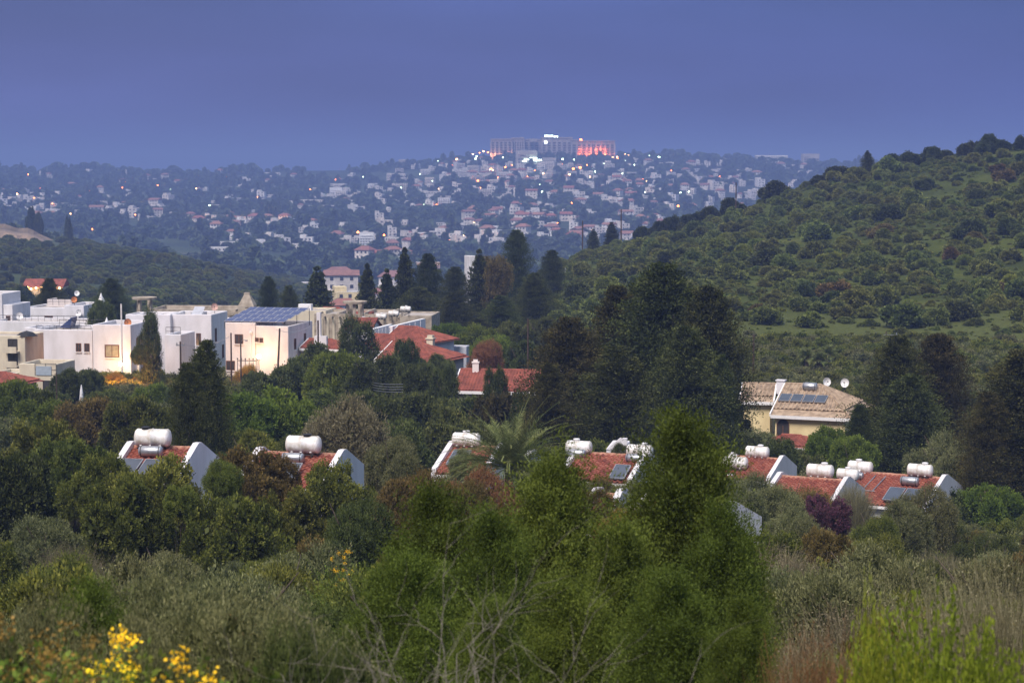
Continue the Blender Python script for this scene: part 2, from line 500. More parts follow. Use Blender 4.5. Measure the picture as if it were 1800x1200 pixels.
def crown(name, mat, seed, rx, rz, nclump, per, L, W, cr, nl=9, spread=.55, lr=(.42, .68), up=.3, out_=1.0, jit=.5, zc=None, clumptint=.5, flat=.55, inner=.8):
    rng = np.random.default_rng(seed)
    cen, rad = lobes(nl, rx, rz, rng, zc, spread, lr, flat)
    c, u = shell(cen, rad, nclump, rng, inner)
    ct = rng.uniform(0, 1, nclump)
    crr = cr * rng.uniform(.6, 1.4, nclump)
    cc = np.repeat(c, per, 0); uu = np.repeat(u, per, 0); tt = np.repeat(ct, per)
    off = sph(len(cc), rng) * rng.uniform(.2, 1, (len(cc), 1)) ** .5
    pos = cc + off * np.repeat(crr, per)[:, None]
    d = uu * out_ + off * 1.1 + np.array([0, 0, up])
    P = leaves(pos, d, L, W, rng, jit)
    # larger leaves deep inside close the crown; their dark tint paints its inner shade
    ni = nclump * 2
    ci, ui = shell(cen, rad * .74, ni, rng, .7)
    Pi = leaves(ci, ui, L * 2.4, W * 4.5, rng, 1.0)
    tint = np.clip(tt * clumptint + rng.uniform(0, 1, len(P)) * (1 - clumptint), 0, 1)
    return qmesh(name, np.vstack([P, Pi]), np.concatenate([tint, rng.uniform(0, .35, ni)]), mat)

def hull(name, mat, seed, rx, rz, nl=9, **k):
    pass

def feather(name, mat, seed, H, Rm, nb, per):
    """loose plume-like young conifer: several rising feathery spires of unequal height"""
    rng = np.random.default_rng(seed)
    ns = 13
    sa = rng.uniform(0, 2*np.pi, ns); sr = Rm * np.sqrt(rng.uniform(.02, 1, ns)) * .72; sr[0] = 0
    sh = H * (1 - .40 * (sr / Rm) ** 2.2) * rng.uniform(.80, 1.0, ns); sh[0] = H * .96; sr[1:4] = Rm * np.array([.22, .30, .38]); sh[1:4] = H * np.array([1.0, .95, .90])
    sw = Rm * rng.uniform(.36, .60, ns)
    z_lo = np.where(sr > Rm * .4, rng.uniform(0, .35, ns) * H, 0)
    k0 = rng.integers(0, ns, nb)
    t = rng.uniform(0, .99, nb) ** .9
    a = rng.uniform(0, 2*np.pi, nb)
    prof = np.interp(t, [0, .2, .55, .85, 1], [.9, 1, .95, .75, .34])
    rr = sw[k0] * prof * np.clip(1 + .35 * rng.normal(0, 1, nb), .4, 1.9)
    cx, cy = np.cos(sa[k0]) * sr[k0], np.sin(sa[k0]) * sr[k0]
    z0 = z_lo[k0] + t * (sh[k0] - z_lo[k0])
    lean = .25 * (z0 - H * .5) / H
    cx = cx * (1 - lean); cy = cy * (1 - lean)
    tip = np.stack([cx + np.cos(a) * rr, cy + np.sin(a) * rr, z0 + rr * .7], 1)
    base = np.stack([cx, cy, z0 - rr * .5], 1)
    k = rng.uniform(.15, 1, (nb, per)) ** .7
    cc = base[:, None] * (1 - k[..., None]) + tip[:, None] * k[..., None]
    cc = cc + rng.normal(0, 1, cc.shape) * (.03 + .12 * rr[:, None, None])
    d = np.repeat(unit(tip - base + np.array([0, 0, .2]))[:, None], per, 1)
    cc = cc.reshape(-1, 3); d = d.reshape(-1, 3)
    P = leaves(cc, d, .055, .0085, rng, .7)
    ct = np.repeat(rng.uniform(0, 1, ns)[k0] * .5 + rng.uniform(0, .5, nb), per)
    tint = np.clip(ct * .6 + rng.uniform(0, .4, len(P)), 0, 1)
    return qmesh(name, P, tint, mat)

def bigconifer(name, mat, seed, H, Rm, nb, per, L=.30, W=.07, layered=0.0, prof=None, droop=-.05, bare=.0):
    rng = np.random.default_rng(seed)
    t = rng.uniform(bare, .99, nb)
    if layered: t = np.clip(np.round(t * layered) / layered + rng.normal(0, .012, nb), 0, 1)
    a = rng.uniform(0, 2*np.pi, nb)
    px_, py_ = prof or ([0, .1, .35, .65, .88, 1], [.75, .95, 1, .75, .42, .12])
    rr = Rm * np.interp(t, px_, py_) * np.clip(1 + .22 * np.sin(a * 2 + seed + t * 4) + .22 * rng.normal(0, 1, nb), .35, 1.6)
    z0 = t * H * .96
    dirh = np.stack([np.cos(a), np.sin(a), np.zeros(nb)], 1)
    k = rng.uniform(.25, 1, (nb, per)) ** .6
    cc = dirh[:, None] * (rr[:, None] * k)[..., None]
    cc[..., 2] += z0[:, None] + rr[:, None] * (droop * k + .12 * k ** 2)
    w = (.05 + .16 * np.sin(k * 2.9))[..., None] * (.5 + rr[:, None, None] * .7)
    cc = cc + rng.normal(0, 1, cc.shape) * w * np.array([1, 1, .5])
    cc[..., 2] = np.maximum(cc[..., 2], 0)
    d = np.repeat((dirh + np.array([0, 0, .35]))[:, None], per, 1).reshape(-1, 3)
    cc = cc.reshape(-1, 3)
    P = leaves(cc, d, L, W, rng, .6)
    ct = np.repeat(rng.uniform(0, 1, nb), per)
    tint = np.clip(ct * .6 + rng.uniform(0, .4, len(P)), 0, 1)
    # inner mass, tinted dark to paint the shade between the branches
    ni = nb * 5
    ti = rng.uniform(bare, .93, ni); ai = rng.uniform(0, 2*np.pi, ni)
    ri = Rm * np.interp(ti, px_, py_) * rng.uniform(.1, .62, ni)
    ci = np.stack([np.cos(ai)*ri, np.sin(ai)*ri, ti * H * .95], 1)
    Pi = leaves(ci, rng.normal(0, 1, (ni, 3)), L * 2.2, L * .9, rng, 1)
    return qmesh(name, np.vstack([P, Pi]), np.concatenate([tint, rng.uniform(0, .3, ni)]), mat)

def twigs(name, mat, seed, rx, h, n, seg=4, w=.006, leafy=3, lean=.35, leafL=.03):
    """many fine upright stems: thin strips, some bearing small leaves"""
    rng = np.random.default_rng(seed)
    a = rng.uniform(0, 2*np.pi, n); r = np.sqrt(rng.uniform(0, 1, n)) * rx * .5
    p = np.stack([np.cos(a)*r, np.sin(a)*r, rng.uniform(0, .5, n) * h], 1)
    d = unit(np.stack([np.cos(a)*lean*r/rx*2, np.sin(a)*lean*r/rx*2, np.ones(n)], 1) + rng.normal(0, .18, (n, 3)))
    hh = h * (1 - .35 * (r / rx * 2) ** 2)
    length = (hh - p[:, 2]) / seg * rng.uniform(.7, 1.15, n)
    Ps = []; Ts = []; ct = rng.uniform(0, 1, n)
    for k in range(seg):
        d = unit(d + rng.normal(0, .13, (n, 3)))
        q = p + d * length[:, None]
        s = unit(np.cross(d, rng.normal(0, 1, (n, 3))))
        w0 = w * (1 - k / seg * .7); w1 = w * (1 - (k + 1) / seg * .75)
        Ps.append(np.stack([p - s * w0, p + s * w0, q + s * w1, q - s * w1], 1)); Ts.append(ct)
        for j in range(leafy):
            c = p + (q - p) * rng.uniform(0, 1, (n, 1)) + rng.normal(0, .015, (n, 3))
            Ps.append(leaves(c, d * .5 + rng.normal(0, .6, (n, 3)), leafL, leafL * .28, rng)); Ts.append(rng.uniform(.2, 1, n))
        p = q
    return qmesh(name, np.vstack(Ps), np.concatenate(Ts), mat)

def trunk_mesh(name, seed, H, r, limbs=6, spread=.5, mat=None, bottom=.25):
    rnd = random.Random(seed); mb = MB()
    pts = [(0, 0, -.6)]
    x = y = 0
    for k in range(1, 6):
        x += rnd.uniform(-.03, .03) * H; y += rnd.uniform(-.03, .03) * H
        pts.append((x, y, H * .85 * k / 5))
    mb.tube(pts, [r * (1 - .16 * k) for k in range(6)], 7)
    for k in range(limbs):
        t = bottom + (.85 - bottom) * (k + .5) / limbs
        i = min(4, int(t / .85 * 5)); a = rnd.uniform(0, 6.28); b = Vector(pts[i])
        L = H * spread * rnd.uniform(.5, .9)
        mid = b + Vector((math.cos(a) * L * .5, math.sin(a) * L * .5, L * .35)); tip = b + Vector((math.cos(a) * L, math.sin(a) * L, L * .85))
        mb.tube([b, mid, tip], [r * .45, r * .28, r * .08], 5)
    return mb.mesh(name, mat or M['bark'], True)

rs = np.random.default_rng
PR = {}   # species: (list of crown meshes, trunk mesh, height, radius, name)
def species(key, crowns, trunk, H, Rr, name, cat, words):
    v = np.empty(len(crowns[0].vertices) * 3, np.float32); crowns[0].vertices.foreach_get('co', v); v = v.reshape(-1, 3)
    H = float(np.percentile(v[:, 2], 99.7)); Rr = float(np.percentile(np.hypot(v[:, 0], v[:, 1]), 97))
    PR[key] = dict(crowns=crowns, trunk=trunk, H=H, R=Rr, name=name, cat=cat, words=words)

species('conifer', [feather('feathery_crown', M['f_conifer'], s, 5.0, 1.15, 1500, 125) for s in (3, 8)],
        trunk_mesh('conifer_trunk', 1, 4.6, .09, 5, .12), 5.1, 1.1, 'feathery_conifer', 'conifer', 'fresh green feathery conifer')
species('lentisk', [crown('lentisk_crown', M['f_lentisk'], s, 1.7, 2.4, 640, 34, .085, .026, .15, 17, spread=.85, lr=(.26, .46), up=.7, clumptint=.7, inner=.7) for s in (11, 12)],
        trunk_mesh('lentisk_trunk', 2, 2.2, .07, 6, .5), 2.7, 1.8, 'lentisk_shrub', 'shrub', 'clumpy green lentisk shrub')
species('olive', [crown('olive_crown', M['f_olive'], s, 1.8, 2.6, 1100, 22, .085, .013, .19, 17, spread=.85, lr=(.26, .46), up=.9, jit=.7, clumptint=.5, inner=.7) for s in (21, 22)],
        trunk_mesh('olive_trunk', 3, 2.4, .10, 6, .5), 3.0, 1.9, 'olive_shrub', 'shrub', 'grey-green olive shrub')
species('olive_near', [crown('olive_crown', M['f_olive'], 23, 1.8, 2.6, 2600, 26, .042, .008, .15, 22, spread=.85, lr=(.24, .42), up=.9, jit=.8, clumptint=.5, inner=.7)],
        trunk_mesh('olive_trunk', 13, 1.5, .08, 6, .3), 3.0, 1.9, 'olive_shrub', 'shrub', 'grey-green olive shrub')
species('twig', [twigs('twiggy_crown', M['f_dry'], s, 1.7, 2.3, 2600, 4, .006, 2) for s in (31,)],
        trunk_mesh('twiggy_trunk', 4, 1.6, .05, 8, .5), 2.4, 1.3, 'twiggy_shrub', 'shrub', 'dry brown twiggy shrub')
species('broad', [crown('broad_crown', M['f_bright'], s, 2.6, 4.2, 800, 26, .15, .05, .27, 18, up=.5, spread=.8, lr=(.24, .44), inner=.7, clumptint=.65) for s in (41, 42)],
        trunk_mesh('broad_trunk', 5, 4.2, .15, 8, .45, bottom=.2), 4.8, 2.8, 'broadleaf_tree', 'tree', 'bushy mid-green broadleaf tree')
species('loose', [crown('loose_crown', M['f_olive_dark'], s, 2.4, 5.6, 1100, 20, .14, .035, .34, 28, up=.3, spread=.7, lr=(.34, .5), flat=.95, inner=.5, clumptint=.6) for s in (51, 52)],
        trunk_mesh('loose_trunk', 6, 6, .16, 10, .35, bottom=.2), 6.6, 2.5, 'loose_tree', 'tree', 'grey-green loose-crowned tree')
species('dark', [bigconifer('dark_crown', M['f_dark'], s, 16, 4.6, 700, 74, .22, .055) for s in (61, 62, 63)],
        trunk_mesh('dark_trunk', 7, 15, .32, 10, .2), 16, 4.8, 'dark_conifer', 'conifer', 'dark dense conifer')
species('layer', [bigconifer('layered_crown', M['f_dark'], s, 14, 3.2, 420, 30, .42, .11, layered=13,
         prof=([0, .15, .5, .8, 1], [.8, 1, .72, .38, .05]), droop=.1, bare=.06) for s in (71, 72)],
        trunk_mesh('layered_trunk', 8, 14, .22, 2, .1), 14, 3.3, 'layered_conifer', 'conifer', 'dark pointed conifer with layered branches')
species('hill', [crown('maquis_crown', M['f_hill'], s, 2.3, 2.3, 420, 13, .20, .075, .30, 9, up=.5, spread=.6, lr=(.3, .5)) for s in (81, 82, 83)],
        None, 2.8, 2.4, 'hillside_shrub', 'shrub', 'maquis shrub')
species('brush', [crown('brush_crown', M['f_hill_light'], s, 1.0, .8, 60, 6, .20, .06, .2, 5, up=.7) for s in (91, 92)],
        None, .85, 1.0, 'brush', 'brush', 'low brush')
species('tuft', [crown('tuft_crown', M['f_olive_dark'], s, .55, .75, 170, 9, .06, .014, .12, 5, up=1.0) for s in (94, 95)],
        None, .8, .55, 'tuft', 'brush', 'low tuft')
species('far', [crown('far_crown', M['f_far'], s, 4, 6.0, 90, 5, 1.2, .5, 1.1, 7, up=.2) for s in (96, 97)],
        trunk_mesh('far_trunk', 9, 5, .3, 3, .3), 6.2, 4.2, 'town_tree', 'tree', 'dark round tree')
species('farpoint', [bigconifer('pointed_crown', M['f_far'], 98, 12, 2.0, 110, 7, 1.0, .35, prof=([0, .2, .6, 1], [.9, 1, .7, .1]))],
        trunk_mesh('pointed_trunk', 10, 12, .2, 2, .1), 12, 2.0, 'cypress_tree', 'tree', 'slim dark cypress')
# large-leaved sprays
def sprays(name, mat, seed, rx, rz, n, per, L, W):
    rng = np.random.default_rng(seed)
    a = rng.uniform(0, 2*np.pi, n); ph = np.arccos(rng.uniform(0.05, 1, n))
    tip = np.stack([np.cos(a)*np.sin(ph)*rx, np.sin(a)*np.sin(ph)*rx, np.cos(ph)*rz], 1) * rng.uniform(.7, 1.08, (n, 1))
    base = tip * np.array([.35, .35, .3])
    k = (np.arange(per)[None] + rng.uniform(0, 1, (n, per))) / per
    c = base[:, None] + (tip - base)[:, None] * k[..., None]
    c = c + rng.normal(0, .02, c.shape)
    d = np.repeat(unit(tip - base)[:, None], per, 1) + rng.normal(0, .8, c.shape)
    P = leaves(c.reshape(-1, 3), d.reshape(-1, 3), L, W, rng, .2)
    t = np.clip(np.repeat(rng.uniform(0, .6, n), per) + k.reshape(-1) * .3 + rng.uniform(0, .2, len(P)), 0, 1)
    b = base; s = unit(np.cross(tip - base, rng.normal(0, 1, (n, 3)))) * .006
    S = np.stack([b - s, b + s, tip + s * .4, tip - s * .4], 1)
    return qmesh(name, np.vstack([P, S]), np.concatenate([t, np.full(n, .1)]), mat)
species('spray', [sprays('spray_crown', M['f_yellow'], 101, 1.3, 1.5, 800, 60, .045, .013)],
        trunk_mesh('spray_trunk', 11, 1.3, .05, 8, .6, bottom=.05), 1.8, 1.1, 'yellow_green_shrub', 'shrub', 'bright yellow-green leafy shrub')
# ------------------------------------------------------------------ the ground: one sheet to the horizon
def terrain():
    ys = np.unique(np.concatenate([np.linspace(-40, 20, 16), np.geomspace(20, 600, 150), np.geomspace(600, 3300, 120), np.geomspace(3300, 45000, 26)]))
    us = np.unique(np.concatenate([np.linspace(-3, -.32, 24), np.linspace(-.32, .32, 150), np.linspace(.32, 3, 24)]))
    Y, U = np.meshgrid(ys, us, indexing='ij')
    X = U * (np.maximum(Y, 0) + 25)
    Z = gz(X, np.maximum(Y, 0))
    Z = Z + np.where(Y < 0, Y * -.15, 0)
    V = np.stack([X, Y, Z], -1).reshape(-1, 3)
    nr, nc = Y.shape
    i, j = np.meshgrid(np.arange(nr - 1), np.arange(nc - 1), indexing='ij')
    a = (i * nc + j).ravel()
    Q = np.stack([a, a + 1, a + nc + 1, a + nc], 1)
    me = bpy.data.meshes.new('ground')
    me.vertices.add(len(V)); me.vertices.foreach_set('co', V.ravel())
    me.loops.add(Q.size); me.loops.foreach_set('vertex_index', Q.ravel())
    me.polygons.add(len(Q)); me.polygons.foreach_set('loop_start', np.arange(0, Q.size, 4))
    me.polygons.foreach_set('use_smooth', [True] * len(Q))
    me.update(calc_edges=True)
    m, t, b = newmat('hillside_ground')
    tcn = t.nodes.new("ShaderNodeTexCoord")
    def noise(s, d=6, r=.6):
        n = t.nodes.new("ShaderNodeTexNoise"); n.inputs["Scale"].default_value = s; n.inputs["Detail"].default_value = d
        n.inputs["Roughness"].default_value = r
        t.links.new(tcn.outputs["Object"], n.inputs["Vector"]); return n
    def rampn(src, stops):
        r = t.nodes.new("ShaderNodeValToRGB"); el = r.color_ramp.elements
        el[0].position, el[0].color = stops[0][0], (*stops[0][1], 1)
        el[1].position, el[1].color = stops[-1][0], (*stops[-1][1], 1)
        for p_, c_ in stops[1:-1]:
            q = el.new(p_); q.color = (*c_, 1)
        t.links.new(src, r.inputs[0]); return r
    near = rampn(noise(.07, 10, .68).outputs["Fac"], [(.30, (.028, .036, .008)), (.42, (.048, .062, .011)), (.54, (.068, .086, .015)), (.66, (.10, .112, .022)), (.8, (.13, .105, .05))])
    far = rampn(noise(.006, 12, .65).outputs["Fac"], [(.34, (.020, .030, .018)), (.48, (.035, .052, .028)), (.58, (.060, .085, .040)), (.72, (.13, .12, .08))])
    sx = t.nodes.new("ShaderNodeSeparateXYZ"); t.links.new(tcn.outputs["Object"], sx.inputs[0])
    mrn = t.nodes.new("ShaderNodeMapRange"); mrn.inputs[1].default_value = 480; mrn.inputs[2].default_value = 700
    t.links.new(sx.outputs["Y"], mrn.inputs[0])
    mx = t.nodes.new("ShaderNodeMix"); mx.data_type = 'RGBA'
    t.links.new(mrn.outputs[0], mx.inputs[0]); t.links.new(near.outputs[0], mx.inputs[6]); t.links.new(far.outputs[0], mx.inputs[7])
    # fine grass mottling
    fn = noise(1.6, 8, .7); m3 = t.nodes.new("ShaderNodeMapRange"); m3.inputs[1].default_value = .3; m3.inputs[2].default_value = .7
    m3.inputs[3].default_value = .6; m3.inputs[4].default_value = 1.25
    t.links.new(fn.outputs["Fac"], m3.inputs[0])
    v = t.nodes.new("ShaderNodeVectorMath"); v.operation = 'SCALE'
    # lighter meadow on the valley floor at the foot of the right hill
    def ss(sock, a, b):
        q = t.nodes.new("ShaderNodeMapRange"); q.interpolation_type = 'SMOOTHSTEP'; q.inputs[1].default_value = a; q.inputs[2].default_value = b
        t.links.new(sock, q.inputs[0]); return q.outputs[0]
    def mulm(a_, b_):
        q = t.nodes.new("ShaderNodeMath"); q.operation = 'MULTIPLY'; t.links.new(a_, q.inputs[0]); t.links.new(b_, q.inputs[1]); return q.outputs[0]
    mk = mulm(mulm(ss(sx.outputs["Y"], 185, 205), ss(sx.outputs["Y"], 285, 250)), ss(sx.outputs["X"], 18, 34))
    mm = t.nodes.new("ShaderNodeMix"); mm.data_type = 'RGBA'; mm.inputs[7].default_value = (.090, .106, .028, 1)
    t.links.new(mk, mm.inputs[0]); t.links.new(mx.outputs[2], mm.inputs[6]); mx = mm
    t.links.new(mx.outputs[2], v.inputs[0]); t.links.new(m3.outputs[0], v.inputs["Scale"])
    t.links.new(v.outputs[0], b.inputs["Base Color"])
    b.inputs["Roughness"].default_value = 1; b.inputs["Specular IOR Level"].default_value = .1
    bp = t.nodes.new("ShaderNodeBump"); bp.inputs["Strength"].default_value = .8; bp.inputs["Distance"].default_value = .4
    t.links.new(fn.outputs["Fac"], bp.inputs["Height"]); t.links.new(bp.outputs[0], b.inputs["Normal"])
    me.materials.append(m)
    g = ob('ground', me); g['kind'] = 'structure'
terrain()

# bare quarried terrace on the left hill
def terrace():
    mb = MB(); D0 = 900
    rows = [(-140, 386, 960), (40, 384, 950), (96, 391, 930), (92, 402, 905), (60, 424, 880), (-140, 432, 850)]
    m = surf('bare_earth', (.26, .19, .13), .95, .25, .03, .4, dirt=(.13, .10, .065), bscale=.5)
    n = 26
    vs = []
    rnd = random.Random(4)
    prof = [(0, 0), (.10, 1.0), (.14, 3.6), (.55, 3.4), (.60, 5.6), (1, 4.6)]
    for i in range(n):
        px = -150 + 250 * i / (n - 1)
        end = min(1, (n - 1 - i) / 5)
        for (t, h) in prof:
            D = 860 + 110 * t + rnd.uniform(-3, 3)
            x = (px - 900) / F * D
            vs.append((x, D, g1(x, D) - 1 + h * (.15 + .85 * end) * (1 + .12 * math.sin(i * 1.3)) * .8))
    k = len(prof); fs = [(i*k+j, (i+1)*k+j, (i+1)*k+j+1, i*k+j+1) for i in range(n-1) for j in range(k-1)]
    mb.add(vs, fs)
    o = ob('earth_terrace', mb.mesh('earth_terrace', m)); o['kind'] = 'structure'
terrace()

# ------------------------------------------------------------------ building helpers
def window(parent, x, z, w, h, y=0.0, face='front', frame=None, pane=None, arch=False, label=None, shutter=False, fx=0.07):
    """a window set on a wall plane; face front: wall at y, outside -y; right: wall at x, outside +x (then y is the position)"""
    mb = MB(); t = fx; d = .06
    mb.box(-w/2-t, -w/2, -d, 0, 0, h); mb.box(w/2, w/2+t, -d, 0, 0, h)
    mb.box(-w/2-t, w/2+t, -d, 0, -t, 0)
    if not arch: mb.box(-w/2-t, w/2+t, -d, 0, h, h+t)
    mb.box(-.025, .025, -d, -.005, 0, h)
    if arch:
        n = 8
        for k in range(n):
            a0, a1 = math.pi*k/n, math.pi*(k+1)/n
            r0, r1 = w/2, w/2+t
            q = [(r0*math.cos(a0), -d, h+r0*math.sin(a0)), (r1*math.cos(a0), -d, h+r1*math.sin(a0)), (r1*math.cos(a1), -d, h+r1*math.sin(a1)), (r0*math.cos(a1), -d, h+r0*math.sin(a1))]
            mb.prism(q, (0, d, 0))
    me = mb.mesh('window', frame or M['wood'])
    mp_ = MB(); mp_.box(-w/2, w/2, -.025, -.012, 0, h)
    if arch:
        n = 8
        mp_.prism([(w/2*math.cos(math.pi*k/n), -.025, h+w/2*math.sin(math.pi*k/n)) for k in range(n+1)], (0, .013, 0))
    o = ob('window', me, parent)
    if face == 'front': o.location = (x, y, z)
    else: o.location = (x, y, z); o.rotation_euler = (0, 0, math.pi/2)
    ob('pane', mp_.mesh('pane', pane or M['pane']), o)
    if z > 1.2:
        sm = MB(); sm.box(-w/2-.12, w/2+.12, -.14, -.002, -t-.09, -t-.004); ob('sill', sm.mesh('sill', M['white']), o)
    if label: o['label'] = label
    return o

def cube_wall(mb, x0, x1, y0, y1, h, par=.45, t=.28, z0=-1.5, slope=None):
    """rendered block with a parapet round a sunk roof floor (material 0 wall, 1 roof floor)"""
    z1 = h
    mb.box(x0, x1, y0, y0+t, z0, z1); mb.box(x0, x1, y1-t, y1, z0, z1)
    mb.box(x0, x0+t, y0+t, y1-t, z0, z1); mb.box(x1-t, x1, y0+t, y1-t, z0, z1)
    mb.box(x0+t, x1-t, y0+t, y1-t, z1-par-.2, z1-par, 1)

def bevel(o, w=.07):
    b = o.modifiers.new('bevel', 'BEVEL'); b.width = w; b.segments = 2; b.limit_method = 'ANGLE'

def frame_at(px, D, rz):
    x = (px - 900) / F * D / (1 if True else 1)
    p = at(px, 600, D)
    return Vector((p.x, D, g1(p.x, D)))

def zrow(px, row, D): return at(px, row, D).z

# ------------------------------------------------------------------ roof tiles
def tile_mesh():
    mb = MB(); w, L = .30, .40
    xs = np.linspace(0, 1, 7); prof = [-.01, .005, .060, .075, .060, .005, -.01]
    vs = []
    for yy, lift in ((0, .062), (L, 0)):
        for k, p in zip(xs, prof): vs.append((k*w, yy, p+lift))
    for k, p in zip(xs, prof): vs.append((k*w, 0, p-.004))
    fs = [(i, i+1, 8+i, 7+i) for i in range(6)] + [(14+i, 15+i, i+1, i) for i in range(6)]
    mb.add(vs, fs)
    return mb.mesh('roof_tile', M['tile'])
TILE = tile_mesh()

def tile_slope(parent, x0, x1, tanb, half, drop=.0, course=.34, width=.30, front=True):
    """single tiles on the slope from the ridge (y=0,z=0) down towards -y; tile objects under parent"""
    b = math.atan(tanb); sl = half / math.cos(b)
    nx = int((x1 - x0) / width); ny = int(sl / course)
    w = (x1 - x0) / nx
    for j in range(ny):
        s = sl - j * course      # distance of the tile's lower edge from the ridge
        for i in range(nx):
            o = ob('roof_tile', TILE, parent, (x0 + i*w, -s*math.cos(b), -s*math.sin(b) + .03 + drop), (b + random.uniform(-.012, .012), random.uniform(-.01, .01), random.uniform(-.012, .012)))
            o.scale = (w/.30, 1, 1)

def tile_sheet_mesh(name, poly_fn, sl, W, mat, tw=.3, course=.40, amp=.10, tan=False):
    """joined tile relief: poly_fn(s) gives x0,x1 at slope distance s from the ridge; x across, y=-s in the plane, z normal"""
    if mat == M['tile_tan']: course, amp = 1.1, .13
    mb = MB(); ny = max(1, int(sl / course))
    for j in range(ny):
        sa, sb = j*course, min(sl, (j+1)*course)
        xa0, xa1 = poly_fn(sa); xb0, xb1 = poly_fn(sb)
        lo, hi = min(xa0, xb0), max(xa1, xb1)
        n = int((hi - lo) / tw * 4)
        if n < 1: continue
        vs = []
        for k in range(n+1):
            x = lo + (hi-lo)*k/n; a = amp*(.5 + .5*math.sin(2*math.pi*x/tw))
            vs += [(min(max(x, xa0), xa1), -sa, a), (min(max(x, xb0), xb1), -sb, a+.03), (min(max(x, xb0), xb1), -sb, a-.03)]
        mb.add(vs, [(3*k+1, 3*k+4, 3*k+3, 3*k) for k in range(n)] + [(3*k+2, 3*k+5, 3*k+4, 3*k+1) for k in range(n)])
    return mb.mesh(name, mat)

# ------------------------------------------------------------------ water tanks, heaters, dishes
def tank_meshes():
    b = MB(); r = .44; L = .80
    prof = [(.06, -L-.10), (.25, -L-.075), (.38, -L-.02), (r, -L+.06), (r, -L+.10), (r-.012, -L+.12), (r-.012, -.04), (r+.012, -.025), (r+.012, .025), (r-.012, .04), (r-.012, L-.12), (r, L-.10), (r, L-.06), (.38, L+.02), (.25, L+.075), (.06, L+.10)]
    b.lathe(prof, 28, 'x')
    body = b.mesh('tank_body', M['tank'], True)
    l = MB(); l.lathe([(.20, .40), (.20, .47), (.22, .48), (.22, .52), (.12, .54)], 16); lid = l.mesh('lid', M['black'])
    l2 = MB(); l2.lathe([(.20, .40), (.20, .49), (.22, .50), (.22, .55), (.12, .57)], 16); lidw = l2.mesh('lid', M['white'])
    s = MB()
    for x in (-.52, -.05, .45):
        for k in range(6):
            a0, a1 = -2.35 + k*.26, -2.35 + (k+1)*.26
            s.prism([(x-.05, .455*math.cos(a0), .455*math.sin(a0)), (x-.05, .455*math.cos(a1), .455*math.sin(a1)), (x-.05, .49*math.cos(a1), .49*math.sin(a1)), (x-.05, .49*math.cos(a0), .49*math.sin(a0))], (.10, 0, 0))
    saddle = s.mesh('saddle', M['white'])
    t = MB()
    for x in (-.6, .5):
        for y in (-.3, .3): t.box(x-.025, x+.025, y-.025, y+.025, -1.25, -.40)
    t.box(-.7, .65, -.33, -.27, -.50, -.455); t.box(-.7, .65, .27, .33, -.50, -.455)
    t.box(-.7, -.64, -.33, .33, -.50, -.455)
    t.tube([(.62, 0, -.45), (.75, -.05, -.8), (.7, -.2, -1.15)], .02, 5)
    stand = t.mesh('stand', M['dark'])
    return body, lid, lidw, saddle, stand
TK = tank_meshes()

def tank(p, rz, label, dark_lid=False, s=1.0, lidx=-.25, group='white water tanks on the roofs'):
    t = thing('water_tank', label, 'water tank', p, rz, group)
    s *= .94; t.scale = (s, s, s)
    ob('tank_body', TK[0], t); ob('lid', TK[1] if dark_lid else TK[2], t, (lidx, 0, 0))
    ob('saddle', TK[3], t); ob('stand', TK[4], t)
    return t

def boiler(p, rz, label, L=1.0, r=.24):
    t = thing('solar_boiler', label, 'boiler', p, rz, 'steel boilers under the water tanks')
    b = MB(); b.lathe([(.05, -L/2-.05), (r*.8, -L/2-.03), (r, -L/2+.03), (r, L/2-.03), (r*.8, L/2+.03), (.05, L/2+.05)], 20, 'x')
    ob('boiler_drum', b.mesh('boiler_drum', M['steel'], True), t)
    h = MB()
    for x in (-L*.42, L*.42):
        h.lathe([(r+.008, x-.02), (r+.008, x+.02)], 20, 'x')
        h.box(x-.02, x+.02, -.02, .02, -r-.42, -r+.02)
    ob('bracket', h.mesh('bracket', M['dark']), t)
    return t

def collector(p, rz, tilt, label, w=1.0, L=1.7, n=1):
    t = thing('solar_collector', label, 'solar collector', p, rz, 'solar collectors on the tiled roofs')
    for k in range(n):
        x = k*(w+.10)
        f = MB(); f.box(x, x+.04, 0, L, 0, .09); f.box(x+w-.04, x+w, 0, L, 0, .09); f.box(x+.04, x+w-.04, 0, .04, 0, .09); f.box(x+.04, x+w-.04, L-.04, L, 0, .09); f.box(x+.04, x+w-.04, .04, L-.04, 0, .03)
        g = MB(); g.box(x+.04, x+w-.04, .04, L-.04, .065, .075)
        o = ob('frame', f.mesh('frame', M['steel']), t, None, (tilt, 0, 0))
        ob('pane', g.mesh('pane', M['collector']), t, None, (tilt, 0, 0))
    return t

